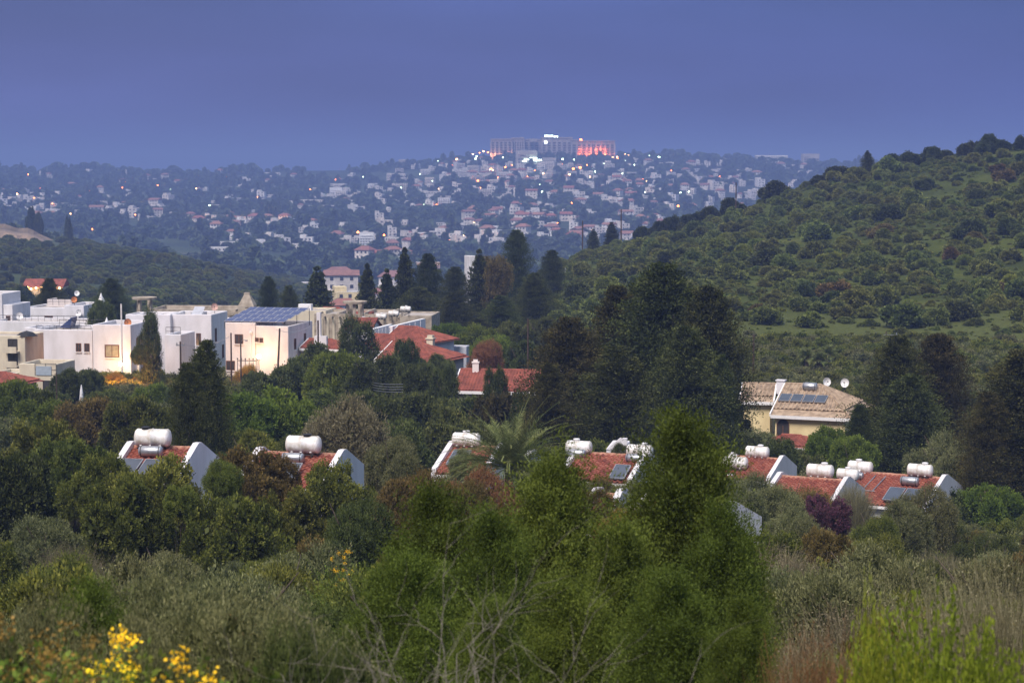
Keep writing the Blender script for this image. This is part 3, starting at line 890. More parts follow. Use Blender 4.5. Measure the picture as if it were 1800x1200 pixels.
def dish(p, rz, label, r=.5, mat=None, face=(0, -1, .35), mast=.8):
    t = thing('satellite_dish', label, 'satellite dish', p, rz)
    b = MB(); n = 18; rings = 4; vs = []; fs = []
    for i in range(rings+1):
        rr = r*i/rings
        for k in range(n): vs.append((rr*math.cos(2*math.pi*k/n), rr*math.sin(2*math.pi*k/n)*1.08, .55*rr*rr/r))
    for i in range(rings+1):
        rr = r*i/rings
        for k in range(n): vs.append((rr*math.cos(2*math.pi*k/n), rr*math.sin(2*math.pi*k/n)*1.08, .55*rr*rr/r-.02))
    o_ = n*(rings+1)
    for i in range(rings):
        for k in range(n):
            a = (i*n+k, i*n+(k+1)%n, (i+1)*n+(k+1)%n, (i+1)*n+k); fs.append(a); fs.append(tuple(o_+q for q in a[::-1]))
    fs += [(rings*n+k, o_+rings*n+k, o_+rings*n+(k+1)%n, rings*n+(k+1)%n) for k in range(n)]
    b.add(vs, fs)
    d = ob('reflector', b.mesh('reflector', mat or M['white'], True), t, (0, 0, mast))
    d.rotation_euler = Vector(face).to_track_quat('Z', 'Y').to_euler()
    a = MB(); a.tube([(0, 0, -.3), (0, 0, mast)], .03, 6)
    ob('mast', a.mesh('mast', M['dark']), t)
    f = MB(); fv = Vector(face).normalized()
    f.tube([(0, 0, mast-r*.8), (fv.x*r*1.1, fv.y*r*1.1, mast+fv.z*r*1.1)], .015, 4); 
    f.box(fv.x*r*1.1-.05, fv.x*r*1.1+.05, fv.y*r*1.1-.05, fv.y*r*1.1+.05, mast+fv.z*r*1.1-.05, mast+fv.z*r*1.1+.05)
    ob('feed_arm', f.mesh('feed_arm', M['dark']), t)
    return t

# ------------------------------------------------------------------ tiled bungalows with white gable parapets
PHI = -R(17)
def bungalow(px, row, D, L, label, half=3.0, tanb=.31, hw=None, phi=None, left_par=True, tiles=True, wall_h=None, back=True, right_par=True):
    """ridge's right end is seen at px,row at distance D; local x runs left(-L)..0 along the ridge"""
    p = at(px, row, D)
    gl = g1(p.x, p.y)
    if phi is None: phi = -(R(17) + math.atan((px - 900) / F))
    H = p.z - gl                       # ridge height over the ground
    t = thing('bungalow', label, 'house', (p.x, p.y, gl), phi, 'red tiled bungalows with white gable ends')
    w = MB(); e = half * tanb
    gy = .25
    w.prism([(-L+.28, -half, -1.5), (-L+.28, half, -1.5), (-L+.28, half, H-e-.12), (-L+.28, 0, H-.12), (-L+.28, -half, H-e-.12)], (L-.56, 0, 0))
    o = ob('wall', w.mesh('wall', M['stucco']), t)
    for (x, on) in ((-.28, right_par), (-L, left_par)):
        if not on: continue
        g = MB(); r_ = .30
        pts = [(x, -half-.15, -1.5), (x, half+.15, -1.5), (x, half+.15, H-e+.08), (x, .35, H+r_-.03), (x, -.10, H+r_), (x, -.45, H+r_-.12), (x, -half-.15, H-e+.12)]
        g.prism(pts, (.28, 0, 0))
        ob('gable_wall', g.mesh('gable_wall', M['stucco']), t)
    # eaves board and gutter
    g = MB(); g.box(-L+.28, -.28, -half-.42, -half-.30, H-e-.30, H-e-.14); g.box(-L+.28, -.28, -half-.30, -half-.01, H-e-.28, H-e-.20)
    ob('fascia', g.mesh('fascia', M['white']), t)
    # roof deck
    d = MB(); b = math.atan(tanb)
    d.prism([(-L+.28, -half-.3, H-e-.3*tanb-.02), (-L+.28, 0, H), (-L+.28, half+.2, H-e-.2*tanb-.02), (-L+.28, half+.2, H-e-.2*tanb-.10), (-L+.28, 0, H-.10), (-L+.28, -half-.3, H-e-.3*tanb-.10)], (L-.56, 0, 0))
    roof = ob('roof', d.mesh('roof', M['tile_sheet']), t)
    an = ob('roof_slope', None, None) if False else None
    if tiles:
        sl_half = half + .35
        b_ = math.atan(tanb); sl = sl_half / math.cos(b_); nx = max(1, int((L-.56)/.30)); ny = int(sl/.345); wd = (L-.56)/nx
        while nx*ny > 290: nx -= 1; wd = (L-.56)/nx
        for j in range(ny):
            s = sl - j*.345
            for i in range(nx):
                q = ob('roof_tile', TILE, roof, (-L+.28+i*wd, -s*math.cos(b_), H - s*math.sin(b_) + .02), (b_ + random.uniform(-.015, .015), random.uniform(-.012, .012), random.uniform(-.015, .015)))
                q.scale = (wd/.30, 1, 1)
    rg = MB(); n = int((L-.56)/.4)
    for k in range(n):
        x0 = -L+.28+(L-.56)*k/n; x1 = x0+(L-.56)/n*1.04; z = H+.05+random.uniform(0, .02); rr = .11
        rg.prism([(x0, -rr, z-.06), (x0, -rr*.7, z+.03), (x0, 0, z+.07), (x0, rr*.7, z+.03), (x0, rr, z-.06)], (x1-x0, 0, 0))
    ob('ridge_cap', rg.mesh('ridge_cap', M['ridge']), roof)
    # a door and window to the front
    window(t, -L*.5, H-e-2.2, 1.1, 1.2, -half, frame=M['wood'])
    t['_'] = 0; del t['_']
    global PHI
    PHI = phi
    def loc(x, y, dz): return Matrix.Translation(t.location) @ Matrix.Rotation(phi, 4, 'Z') @ Vector((x, y, H + dz))
    return t, loc, H

TB = math.atan(.31)
PHI0 = PHI
def on_slope(loc, x, s, dz=0): return loc(x, -s*math.cos(TB), -s*math.sin(TB)+dz)

random.seed(7)
# left pair
t, loc, H = bungalow(351, 789, 90, 3.4, 'red-tiled bungalow at far left with its tank over a steel boiler and two dark collectors')
tank(loc(-2.12, -.25, .52), PHI, 'white water tank with dark lid on the far left bungalow roof', True, 1.0, -.35)
boiler(on_slope(loc, -1.95, 1.15, .36), PHI, 'steel boiler below the far left water tank', 1.0)
collector(on_slope(loc, -3.0, 3.35, .22), PHI, R(18), 'pair of dark collectors on the far left bungalow roof', .95, 1.5, 2)
t, loc, H = bungalow(606, 801, 92, 4.3, 'red-tiled bungalow with russet shrub over its left half and one long dark collector')
tank(loc(-1.92, -.25, .52), PHI, 'white water tank on the second bungalow from the left', True, 1.0, .2)
boiler(on_slope(loc, -2.15, 1.2, .36), PHI, 'steel boiler below the second water tank from the left', .95)
collector(on_slope(loc, -2.35, 3.7, .22), PHI, R(24), 'single long dark collector on the second bungalow from the left', .95, 1.75)
# beside the palm
t, loc, H = bungalow(885, 788, 108, 3.1, 'bungalow hidden behind the date palm, its white parapet strip to the left of the fronds')
tank(loc(-2.1, -.1, .42), PHI, 'white water tank peeping out left of the date palm', False, .95, 0)
collector(on_slope(loc, -2.4, 2.9, .22), PHI, R(22), 'dark collector among shrubs left of the date palm', 1.0, 1.6)
t, loc, H = bungalow(938, 800, 104, 1.2, 'narrow white gable between the date palm and the middle conifer', half=1.2, tiles=False)
# middle
t, loc, H = bungalow(1140, 803, 112, 4.4, 'red-tiled bungalow between the two tall foreground conifers')
tank(loc(-4.15, -.1, .38), PHI, 'greyish white water tank left of the middle bungalow ridge', False, .92, -.15)
boiler(on_slope(loc, -4.1, .7, .30), PHI, 'steel boiler half hidden by the middle foreground conifer', 1.0)
tank(loc(-.55, .1, .30), PHI, 'white water tank at the right end of the middle bungalow ridge', False, .92, .3)
boiler(on_slope(loc, -.6, .8, .25), PHI, 'steel boiler below the right end of the middle bungalow ridge', .9)
collector(on_slope(loc, -1.3, 3.5, .2), PHI, R(22), 'dark collector in the greenery below the middle bungalow tank', .9, 1.5)
# lower gable at right of the conifers
t, loc, H = bungalow(1285, 893, 84, 4.2, 'white gable with overhanging eave just right of the largest foreground conifer', half=2.4, tanb=.33, phi=-R(38), tiles=False)
t, loc, H = bungalow(1098, 872, 80, 1.3, 'white wall glimpsed through the gap between the foreground conifers', half=1.0, tiles=False)
# right hand row
t, loc, H = bungalow(1378, 808, 136, 3.9, 'small red-tiled bungalow with white gable behind the two leftmost tanks of the right row', half=3.0)
tank(loc(-1.95, .1, .42), PHI, 'white water tank highest and farthest back in the right row', False, 1.0, .25)
tank(loc(-2.85, -2.0, -.1), PHI, 'white water tank nearest the largest foreground conifer', False, 1.05, -.1)
boiler(on_slope(loc, -3.2, 2.9, -.1), PHI, 'steel drum under the tank nearest the largest foreground conifer', 1.2)
t, loc, H = bungalow(1492, 846, 122, 4.6, 'red-tiled bungalow with a white gable overgrown by the purple flowering shrub', half=3.4)
tank(loc(-1.95, .3, .50), PHI, 'white water tank above the purple flowering shrub', False, 1.02, .3)
tank(loc(-.55, 1.6, .20), PHI, 'partly hidden white water tank between two others in the right row', False, .85, 0)
t, loc, H = bungalow(1664, 842, 128, 6.0, 'largest red-tiled bungalow, farthest right, with two water tanks and a blank white gable', half=4.0)
tank(loc(-5.9, .1, .35), PHI, 'white water tank on the left end of the farthest right bungalow', False, 1.0, -.1)
boiler(on_slope(loc, -5.85, 1.15, .3), PHI, 'steel boiler on the left end of the farthest right bungalow', 1.1)
tank(loc(-1.75, -.1, .48), PHI, 'white water tank on the right end of the farthest right bungalow', False, 1.0, .35)
boiler(on_slope(loc, -2.0, 1.55, .40), PHI, 'steel boiler on the right end of the farthest right bungalow', 1.1, .28)
collector(on_slope(loc, -2.9, 4.4, .3), PHI, R(20), 'wide dark collector low on the farthest right bungalow roof', 1.05, 1.7, 2)
rl = MB()
for x in (-4.6, -3.9):
    rl.tube([on_slope(loc, x, .6, .16), on_slope(loc, x-.15, 2.9, .16)], .03, 5)
rl.tube([on_slope(loc, -4.72, 2.9, .16), on_slope(loc, -3.9, 2.9, .16)], .03, 5)
o = ob('roof_rail', rl.mesh('roof_rail', M['steel'])); o['label'] = 'grey rail pipes lying on the farthest right red roof'; o['category'] = 'rail'

# ------------------------------------------------------------------ white cubic villas
VR = -R(9); PHI = PHI0
def villa_at(px, D, label, cat='house', rz=VR, group='white flat-roofed villas on the left', name='flat_roofed_villa'):
    p = at(px, 600, D); g = g1(p.x, D)
    t = thing(name, label, cat, (p.x, D, g), rz, group)
    def top(px_, row): return at(px_, row, D).z - g
    def loc(x, y, z): return Matrix.Translation(t.location) @ Matrix.Rotation(rz, 4, 'Z') @ Vector((x, y, z))
    return t, top, loc

def wallpart(t, boxes, mat, floors=True, par=.45, bev=.07):
    mb = MB()
    for b in boxes:
        cube_wall(mb, *b[:5], par=b[5] if len(b) > 5 else par)
    o = ob('wall', mb.mesh('wall', [mat, M['rooffloor']]), t)
    bevel(o, bev); return o

PXM = F / 228   # px per metre at 228 m
# main villa
t, top, loc = villa_at(230, 226, 'broad white villa at left with one lit brown window above a glowing lamp')
h1, h2 = top(160, 581), top(205, 571)
wallpart(t, [(-11.6, -4.6, 0, 7.5, h1, .35), (-4.55, 0, -.02, 7.2, h2, .7), (-13.2, -11.65, 1.0, 6, h1+.1, .3)], M['stucco'])
s = MB(); s.prism([(.02, 1.2, -1.5), (.02, 7.0, -1.5), (.02, 7.0, h2-3.2), (.02, 5.6, h2-3.2), (.02, 4.8, h2-2.6), (.02, 1.2, h2-2.6)], (.5, 0, 0)); 
s.box(.02, 2.2, 6.6, 6.9, -1.5, h2-2.2)
ob('stair_wall', s.mesh('stair_wall', M['stucco']), t)
zw = top(197, 627)
window(t, -2.25, zw, 1.5, 1.25, -.02, pane=M['pane_curtain'], label='wide brown window with curtains', fx=.11)
window(t, -5.25, zw+.55, .5, .85, 0); window(t, -6.25, zw+.55, .5, .85, 0)
window(t, -11.0, zw+.1, .4, 1.3, 0)
window(t, 0, top(240, 620), .7, 1.5, 2.2, 'right'); window(t, 0, top(250, 640), .7, 1.6, 4.0, 'right')
def rail(t, pts, h, mat=None, n=None):
    mb = MB()
    for a, b in zip(pts, pts[1:]):
        a, b = Vector(a), Vector(b); k = max(1, int((b-a).length/.8))
        mb.tube([a+Vector((0,0,h)), b+Vector((0,0,h))], .03, 4); mb.tube([a+Vector((0,0,h*.5)), b+Vector((0,0,h*.5))], .018, 4)
        for i in range(k+1):
            q = a.lerp(b, i/k); mb.tube([q, q+Vector((0,0,h))], .022, 4)
    return ob('railing', mb.mesh('railing', mat or M['dark']), t)
rail(t, [(-11.4, .2, h1-.1), (-4.8, .2, h1-.1)], .55); rail(t, [(-11.4, 7.2, h1-.1), (-4.8, 7.2, h1-.1), ], .7)
def cone_cap(p, label, s=1.0):
    mb = MB(); mb.lathe([(.42*s, -.4), (.42*s, 0), (.5*s, .02), (.18*s, .55*s), (.02, 1.0*s)], 4)
    o = thing('conical_chimney', label, 'chimney', p, R(30), 'small white pointed chimney caps', mb.mesh('conical_chimney', M['white']))
cone_cap(loc(-5.3, 6.6, h1), 'white pointed chimney cap on the broad white villa')
dish(loc(-.9, 1.6, h2-.7), 0, 'orange satellite dish on the roof corner of the broad white villa', .42, M['orange'], (.15, -1, .3), .8)
mb = MB(); mb.box(-3.4, -1.4, 2.2, 4.2, h2-.7, h2-.25); 
ob('roof_hatch', mb.mesh('roof_hatch', M['grey_panel']), t)
mb = MB(); mb.prism([(-10.6, 5.2, h1-.2), (-9.3, 5.2, h1-.2), (-9.0, 5.2, h1+1.0), (-9.1, 5.2, h1+1.02)], (0, 1.6, 0))
o = thing('roof_solar_panel', 'small dark solar panel tilted on the left part of the broad white villa roof', 'solar panel', loc(0, 0, 0), VR, None, mb.mesh('roof_solar_panel', M['pv']))
# villa behind, upper left
t, top, loc = villa_at(150, 262, 'white villa with a pink terrace wall behind the broad white villa')
h = top(90, 541)
wallpart(t, [(-8.4, -2.8, 0, 7, h, .3), (-2.75, 0, -.3, 7, h+.35, .5)], M['stucco'])
mb = MB(); mb.box(-6.4, -3.0, 3.0, 3.25, h-.1, h+.85); mb.box(-6.4, -6.2, 3.3, 6, h-.1, h+.9)
ob('terrace_wall', mb.mesh('terrace_wall', M['stucco_pink']), t)
rail(t, [(-6.4, 2.8, h+.1), (-3, 2.8, h+.1)], .85)
window(t, -5, h-2.2, 1.0, 1.0, 0)
cone_cap(loc(.4, 5, h+.5), 'white pointed chimney cap on the villa with the pink terrace', 1.2)
dish(loc(-2.2, 2, h+.1), 0, 'orange satellite dish on the villa with the pink terrace', .40, M['orange'], (.1, -1, .3), .8)
dish(loc(-4.0, 7.5, h+.2), 0, 'white satellite dish standing against the dark tree behind the villas', .36, M['white'], (.3, -1, .25), 1.2)
dish(loc(-.5, -.6, h-1.2), 0, 'white satellite dish beside the leafy tree at the villa with the pink terrace', .45, M['white'], (-.4, -1, .25), .5)
# far left villa fragment
t, top, loc = villa_at(22, 252, 'white villa corner cut by the left edge of the photo')
h = top(0, 530)
wallpart(t, [(-5, -1.3, 0, 6, h+1.0, .3), (-1.25, 0, .2, 6, h-.4, .3)], M['stucco'])
window(t, -2.2, h-2.6, .5, 1.4, 0); window(t, -.6, h-3.2, .45, 1.3, .2)
dish(loc(.8, .5, h-2.4), 0, 'white satellite dish right of the villa corner at the left edge', .45, M['white'], (.2, -1, .25), .5)
# long low terrace between
t, top, loc = villa_at(160, 246, 'low white terrace block with a thin railing behind the broad white villa')
h = top(80, 566)
wallpart(t, [(-13, 0, 0, 6, h, .3)], M['stucco'])
rail(t, [(-12.8, .2, h-.1), (-.2, .2, h-.1)], .8)
# second villa
t, top, loc = villa_at(372, 236, 'white villa with a green shuttered door between the round pavilion and the solar roof')
h = top(330, 553)
wallpart(t, [(-5.6, 0, 0, 6.5, h, .4), (-7.2, -5.65, .6, 6, h-1.1, .3), (-11.2, -7.25, 1.5, 6, h-.2, .3)], M['stucco'])
window(t, -4.2, h-4.2, .9, 1.7, 0, pane=surf('green_shutter', (.10, .28, .20), .6), label='door with a green shutter', fx=.1)
window(t, -1.6, h-3.6, .45, 1.3, 0); window(t, 0, h-3.3, .5, 1.5, 1.6, 'right'); window(t, 0, h-5.5, .5, 1.5, 4.4, 'right')
window(t, -4.9, h-6.5, .6, 1.4, 0); window(t, -6.4, h-6.8, .5, 1.2, .6)
mb = MB(); mb.box(-3.2, -1.6, 2, 3.4, h-.4, h+.1); mb.prism([(-3.0, 1.6, h-.2), (-1.7, 1.6, h-.2), (-1.7, 2.9, h+.7), (-3.0, 2.9, h+.7)], (0, .1, .05))
ob('roof_plant', mb.mesh('roof_plant', M['grey_panel']), t)
dish(loc(-.9, 4.2, h-.2), 0, 'pale pink satellite dish on the villa left of the solar roof', .42, M['pinkdish'], (.1, -1, .2), .8)
t, top, loc = villa_at(402, 243, 'low white wall joining the second villa to the villa with the solar roof')
wallpart(t, [(-2.4, 0, 0, 5, top(385, 563), .3)], M['stucco'])
t, top, loc = villa_at(318, 222, 'white garden wall block below the leafy tree beside the second villa')
h = top(300, 588)
wallpart(t, [(-1.9, 0, 0, 5, h, .3)], M['stucco'])
rail(t, [(-1.8, .2, h-.1), (-.1, .2, h-.1)], .9)
t, top, loc = villa_at(300, 236, 'white parapet roof just right of the round stone pavilion')
wallpart(t, [(-4.4, 0, 0, 5, top(290, 553), .3)], M['stucco'])
# third villa with the solar array
t, top, loc = villa_at(507, 222, 'pinkish white villa with a blue solar array covering its roof', rz=-R(13))
VR1 = VR; VR = -R(13)
h = top(450, 571)
wallpart(t, [(-7.5, -3.9, 0, 8.4, h+.15, .4), (-3.85, 0, -.02, 8.4, h-.15, .5)], M['stucco_pink'])
for (px_, row, w_, hh) in ((417, 605, .85, .95), (450, 601, .3, .35), (458, 602, .3, .4)):
    x = -(507-px_)/F*222/math.cos(VR); window(t, x, top(px_, row), w_, hh, 0 if px_ < 446 else -.02)
window(t, -6.9, top(415, 652), .9, .95, 0)
window(t, 0, top(519, 616), .5, 1.1, 2.2, 'right'); window(t, 0, top(541, 611), .5, 1.1, 5.6, 'right')
mb = MB(); mb.tube([(-4.4, -.06, 0), (-4.4, -.06, h-.8)], .05, 6); mb.box(-4.55, -4.25, -.2, -.02, h-1.0, h-.75)
ob('downpipe', mb.mesh('downpipe', M['white']), t)
arr = thing('solar_array', 'large blue solar panel array tilted over the pinkish villa roof', 'solar array', loc(-7.7, .2, h+.25), VR)
tl = R(9.5); mbf = MB()
pm = MB(); pw, pl = 1.02, 1.75
pm.box(.0, pw-.03, 0, pl-.03, 0, .04, 1); pm.box(.035, pw-.065, .035, pl-.065, .041, .046, 0)
pme = pm.mesh('solar_panel', [M['pv'], M['pvframe']])
rot = Matrix.Rotation(tl, 4, 'X')
for i in range(7):
    for j in range(4):
        v = rot @ Vector((i*pw + j*.20, j*pl, 0))
        ob('solar_panel', pme, arr, v, (tl, 0, 0))
for i in (0, 2, 4, 6.9):
    for j in (0.1, 2.0, 3.9):
        v = rot @ Vector((i*pw+j*.2, j*pl, 0)); mbf.tube([(v.x, v.y, -.8), (v.x, v.y, v.z)], .04, 5)
for j in (0.1, 2.0, 3.9):
    a = rot @ Vector((0, j*pl, -.05)); mbf.tube([a, a+Vector((7*pw, 0, 0))], .04, 4)
ob('support_frame', mbf.mesh('support_frame', M['dark']), arr)
VR = VR1
# cream building with balconies at far left
t, top, loc = villa_at(44, 205, 'cream building with stacked balconies at the left edge', group=None, name='balcony_building')
h = top(20, 590)
wallpart(t, [(-5.5, 0, 0, 5, h, .25)], M['stucco_cream'])
for k, z in enumerate((h-1.6, h-3.1)):
    mb = MB(); mb.box(-2.1, -.6, -.9, -.01, z-.15, z); mb.box(-2.1, -.6, -.9, -.82, z, z+.5)
    ob('balcony', mb.mesh('balcony', M['stucco_cream']), t)
    window(t, -1.35, z+.05, .9, 1.15, 0, frame=M['dark'])
mb = MB(); mb.lathe([(.02, .55), (.7, .35), (1.15, 0)], 10); 
o = thing('canvas_parasol', 'dark folded awning on the roof of the cream balcony building', 'awning', loc(-.2, 1, h-.1), 0, None, mb.mesh('canvas_parasol', M['black']))
t, top, loc = villa_at(98, 196, 'low cream annex with a glazed balcony below the broad white villa', group=None, name='annex')
h = top(60, 640)
wallpart(t, [(-3.9, 0, 0, 5, h, .5), (-6.6, -3.95, -.6, 4, h-.9, .3)], M['stucco_cream'])
mb = MB(); mb.box(-2.1, -.5, -.08, -.02, h-1.1, h-.2); ob('balcony_glass', mb.mesh('balcony_glass', surf('bluish_glass', (.35, .42, .48), .15)), t)
rail(t, [(-2.2, -.05, h-1.15), (0, -.05, h-1.15)], 1.2)
window(t, -.9, h-2.6, .9, .9, 0, frame=M['dark']); window(t, -.2+.2, h-2.6, .6, .9, .8, 'right', frame=M['dark'])
# low red-tiled roof, far left bottom
def gable_house(px, row, D, L, label, half=3.0, tanb=.36, phi=PHI, wall=None, tile='tile_sheet', verge=True, group=None, name='tiled_house', H0=None, hip=0.0, hipl=0.0, back=True, wallback=.3, tw=.3):
    """general gabled/hipped house: joined tile relief (too small to pick apart); ridge right end at px,row"""
    p = at(px, row, D); gl = g1(p.x, D); H = p.z - gl
    t = thing(name, label, 'house', (p.x, D, gl), phi, group)
    e = half*tanb; w = MB(); b = math.atan(tanb); oh = .35
    x0, x1 = -L+hipl*half*0, 0
    w.prism([(-L-hipl*half+.3, -half, -1.5), (-L-hipl*half+.3, half, -1.5), (-L-hipl*half+.3, half, H-e-.1), (-L+.3, 0, H-.1) if not hipl else (-L-hipl*half+.3, 0, H-e-.1), (-L-hipl*half+.3, -half, H-e-.1)], (L+hipl*half+hip*half-.6, 0, 0)) if not (hip or hipl) else w.box(-L-hipl*half+.3, hip*half-.3, -half, half, -1.5, H-e-.1)
    ob('wall', w.mesh('wall', wall or M['stucco']), t)
    sl = (half+oh)/math.cos(b)
    fn = lambda s: (-L - hipl*s*math.cos(b), hip*s*math.cos(b))
    mt = M[tile]
    r = MB(); hh = half+oh
    A = [(-L-hipl*hh, -hh, H-hh*tanb-.03), (hip*hh, -hh, H-hh*tanb-.03), (0, 0, H-.03), (-L, 0, H-.03), (-L-hipl*hh, hh, H-hh*tanb-.03), (hip*hh, hh, H-hh*tanb-.03)]
    dn = Vector((0, 0, -.12))
    vs = A + [tuple(Vector(a)+dn) for a in A]
    fs = [(0,1,2,3), (3,2,5,4), (6,9,8,7), (9,10,11,8), (0,6,7,1), (4,5,11,10), (1,7,8,2), (2,8,11,5), (0,3,9,6), (3,4,10,9)]
    if hip: fs += [(1,5,2)]
    if hipl: fs += [(0,3,4)]
    r.add(vs, fs)
    roof = ob('roof', r.mesh('roof', mt), t)
    ts = ob('roof_tiles', tile_sheet_mesh('roof_tiles', fn, sl, L, mt, tw=tw), roof, (0, 0, H), (b, 0, 0)); ts['kind'] = 'stuff'
    if hip:
        hs = math.atan(tanb/hip)
        fn2 = lambda s: (-s*math.cos(hs)/hip, s*math.cos(hs)/hip)
        ts = ob('roof_tiles', tile_sheet_mesh('roof_tiles', fn2, (hip*hh)/math.cos(hs), L, mt, tw=tw), roof, (0, 0, H), Euler((hs, 0, math.pi/2), 'XYZ')); ts['kind'] = 'stuff'
    v = MB()
    if not hip: v.prism([(-.02, -hh, H-hh*tanb-.16), (-.02, 0, H-.16), (-.02, hh, H-hh*tanb-.16), (-.02, hh, H-hh*tanb+.09), (-.02, 0, H+.09), (-.02, -hh, H-hh*tanb+.09)], (.14, 0, 0))
    if not hipl: v.prism([(-L-.12, -hh, H-hh*tanb-.16), (-L-.12, 0, H-.16), (-L-.12, hh, H-hh*tanb-.16), (-L-.12, hh, H-hh*tanb+.09), (-L-.12, 0, H+.09), (-L-.12, -hh, H-hh*tanb+.09)], (.10, 0, 0))
    v.box(-L-hipl*hh, hip*hh-.01, -hh-.12, -hh-.01, H-hh*tanb-.30, H-hh*tanb-.04)
    if verge: ob('fascia', v.mesh('fascia', M['white']), t)
    rg = MB(); rg.tube([(-L, 0, H+.03), (0, 0, H+.03)], .12, 6); 
    if hip: rg.tube([(0, 0, H+.03), (hip*hh, -hh, H-hh*tanb+.03)], .11, 6)
    ob('ridge_cap', rg.mesh('ridge_cap', mt), roof)
    def loc(x, y, z): return Matrix.Translation(t.location) @ Matrix.Rotation(phi, 4, 'Z') @ Vector((x, y, z))
    return t, loc, H
gable_house(12, 655, 190, 5, 'low red-tiled roof in the lower left corner of the villas', half=2.2, tanb=.35, name='tiled_shed', hip=1.0)

# old stone complex behind the villas: beams, parapets, round pavilions
def pavilion(px, row_top, row_base, D, wpx, label, ncol=5):
    p = at(px, row_top, D); g = g1(p.x, D); r = wpx/2/F*D
    t = thing('round_pavilion', label, 'pavilion', (p.x, D, g), 0, 'round stone pavilions over the villa roofs')
    ht = p.z - g; hb = at(px, row_base, D).z - g
    m = MB(); n = 28
    prof = [(r*.72, ht-.35), (r, ht-.28), (r*1.02, ht-.02), (r*.98, ht), (r*.80, ht), (r*.72, ht-.12)]
    vs = []; fs = []
    for a, h in prof:
        for k in range(n): vs.append((a*math.cos(2*math.pi*k/n), a*math.sin(2*math.pi*k/n), h))
    q = len(prof)
    for i in range(q):
        for k in range(n): fs.append((i*n+k, i*n+(k+1)%n, ((i+1)%q)*n+(k+1)%n, ((i+1)%q)*n+k))
    m.add(vs, fs); ob('ring_beam', m.mesh('ring_beam', M['stone'], False), t)
    for k in range(ncol):
        a = 2*math.pi*(k+.5)/ncol + .3; c = MB(); c.box(-.17, .17, -.17, .17, hb-3, ht-.3)
        ob('column', c.mesh('column', M['stone']), t, (r*.62*math.cos(a), r*.62*math.sin(a), 0), (0, 0, a))
    d = MB(); d.lathe([(r*.75, -1), (r*.75, hb)], 20); ob('base', d.mesh('base', M['stone']), t)
pavilion(254, 522, 549, 252, 43, 'round stone pavilion standing left, over the second villa', 4)
pavilion(624, 529, 557, 246, 43, 'round stone pavilion with open columns at the long beige terrace', 5)
t, top, loc = villa_at(762, 252, 'long beige stone terrace building with roof beams behind the tiled houses', group=None, name='terrace_building', rz=-R(6))
h = top(660, 553)
wallpart(t, [(-15.4, -4.2, 0, 9, h, .35), (-4.1, 0, -1.6, 6, h-.02, .15)], M['stone'], bev=.03)
mb = MB()
for x in np.linspace(-15, -4.5, 12): mb.box(x, x+.18, -.9, -.01, h-.5, h-.25)
for x in (-12.5, -9.2, -6): mb.box(x, x+.3, .3, 8.7, h-.3, h+.12)
ob('roof_beam', mb.mesh('roof_beam', M['stone']), t)
for x in np.linspace(-14.4, -10.5, 6):
    c = MB(); c.box(-.14, .14, -.12, .0, -1, h-.5); ob('pilaster', c.mesh('pilaster', M['stucco_cream']), t, (x, -.02, 0))
mb = MB(); mb.box(-11, -8.5, 3, 5, h-.35, h+.02); ob('tiled_patch', mb.mesh('tiled_patch', M['tile_sheet']), t)
t, top, loc = villa_at(415, 262, 'long beige stone parapet between the round pavilion and the solar array', group=None, name='stone_parapet', rz=-R(4))
h = top(360, 544)
wallpart(t, [(-11.5, 0, 0, 8, h, .5)], M['stone'], bev=.03)
mb = MB(); mb.prism([(-1.0, -.3, h-.9), (3.2, -.3, h+.15), (3.2, -.3, h+.45), (-1.0, -.3, h-.5)], (0, .6, 0)); ob('sloped_coping', mb.mesh('sloped_coping', M['stone']), t)
# pyramid chimney
p = at(435, 540, 262); g = g1(p.x, 262); mb = MB(); ht = at(435, 514, 262).z-g; hb = p.z-g
mb.lathe([(1.5, -1), (1.5, hb+.2), (1.45, hb+.3), (.5, ht-.25)], 4); mb.lathe([(.52, ht-.5), (.52, ht)], 4)
o = thing('pyramid_chimney', 'beige stone pyramid chimney beside the solar array', 'chimney', (p.x, 262, g), R(45-4), None, mb.mesh('pyramid_chimney', M['stone']))
# flat pale roof slab with white box, behind the solar array
t, top, loc = villa_at(573, 258, 'pale flat roof building behind the right end of the solar array', group=None, name='flat_roofed_house', rz=-R(8))
wallpart(t, [(-5.2, 0, 0, 6, top(550, 546), .2)], M['stucco_cream'], bev=.03)
mb = MB(); mb.box(-3.9, -2.2, 1, 2, top(550, 546)-.2, top(550, 546)+.75); mb.box(-3.6, -2.5, .92, .99, top(550, 546)+.1, top(550, 546)+.6)
o = thing('air_conditioner', 'white rooftop unit above the right end of the solar array', 'rooftop unit', loc(0, 0, 0), -R(8), None, mb.mesh('air_conditioner', M['white']))
gable_house(596, 541, 268, 2.2, 'small red roof left of the round pavilion with open columns', half=2.6, tanb=.4, phi=-R(10), hip=1.0, hipl=.4)
gable_house(664, 560, 240, 3.6, 'red tiled strip under the three small tanks', half=2.4, tanb=.35, phi=-R(8), verge=False)
# three small tanks and steel frames
for (px, row, lab) in ((670, 556, 'lowest and leftmost small white tank of the three on the beige terrace'), (692, 551, 'middle small white tank of the three on the beige terrace'), (713, 543, 'highest small white tank of the three on the beige terrace')):
    tank(at(px, row, 246), -R(10), lab, False, .82, .1)
tank(at(638, 562, 244), -R(10), 'small white tank half hidden right of the open-columned pavilion', False, .8, .1)
collector(at(688, 583, 238), -R(10), R(30), 'bluish collectors below the three small tanks', 1.2, 1.4, 3)
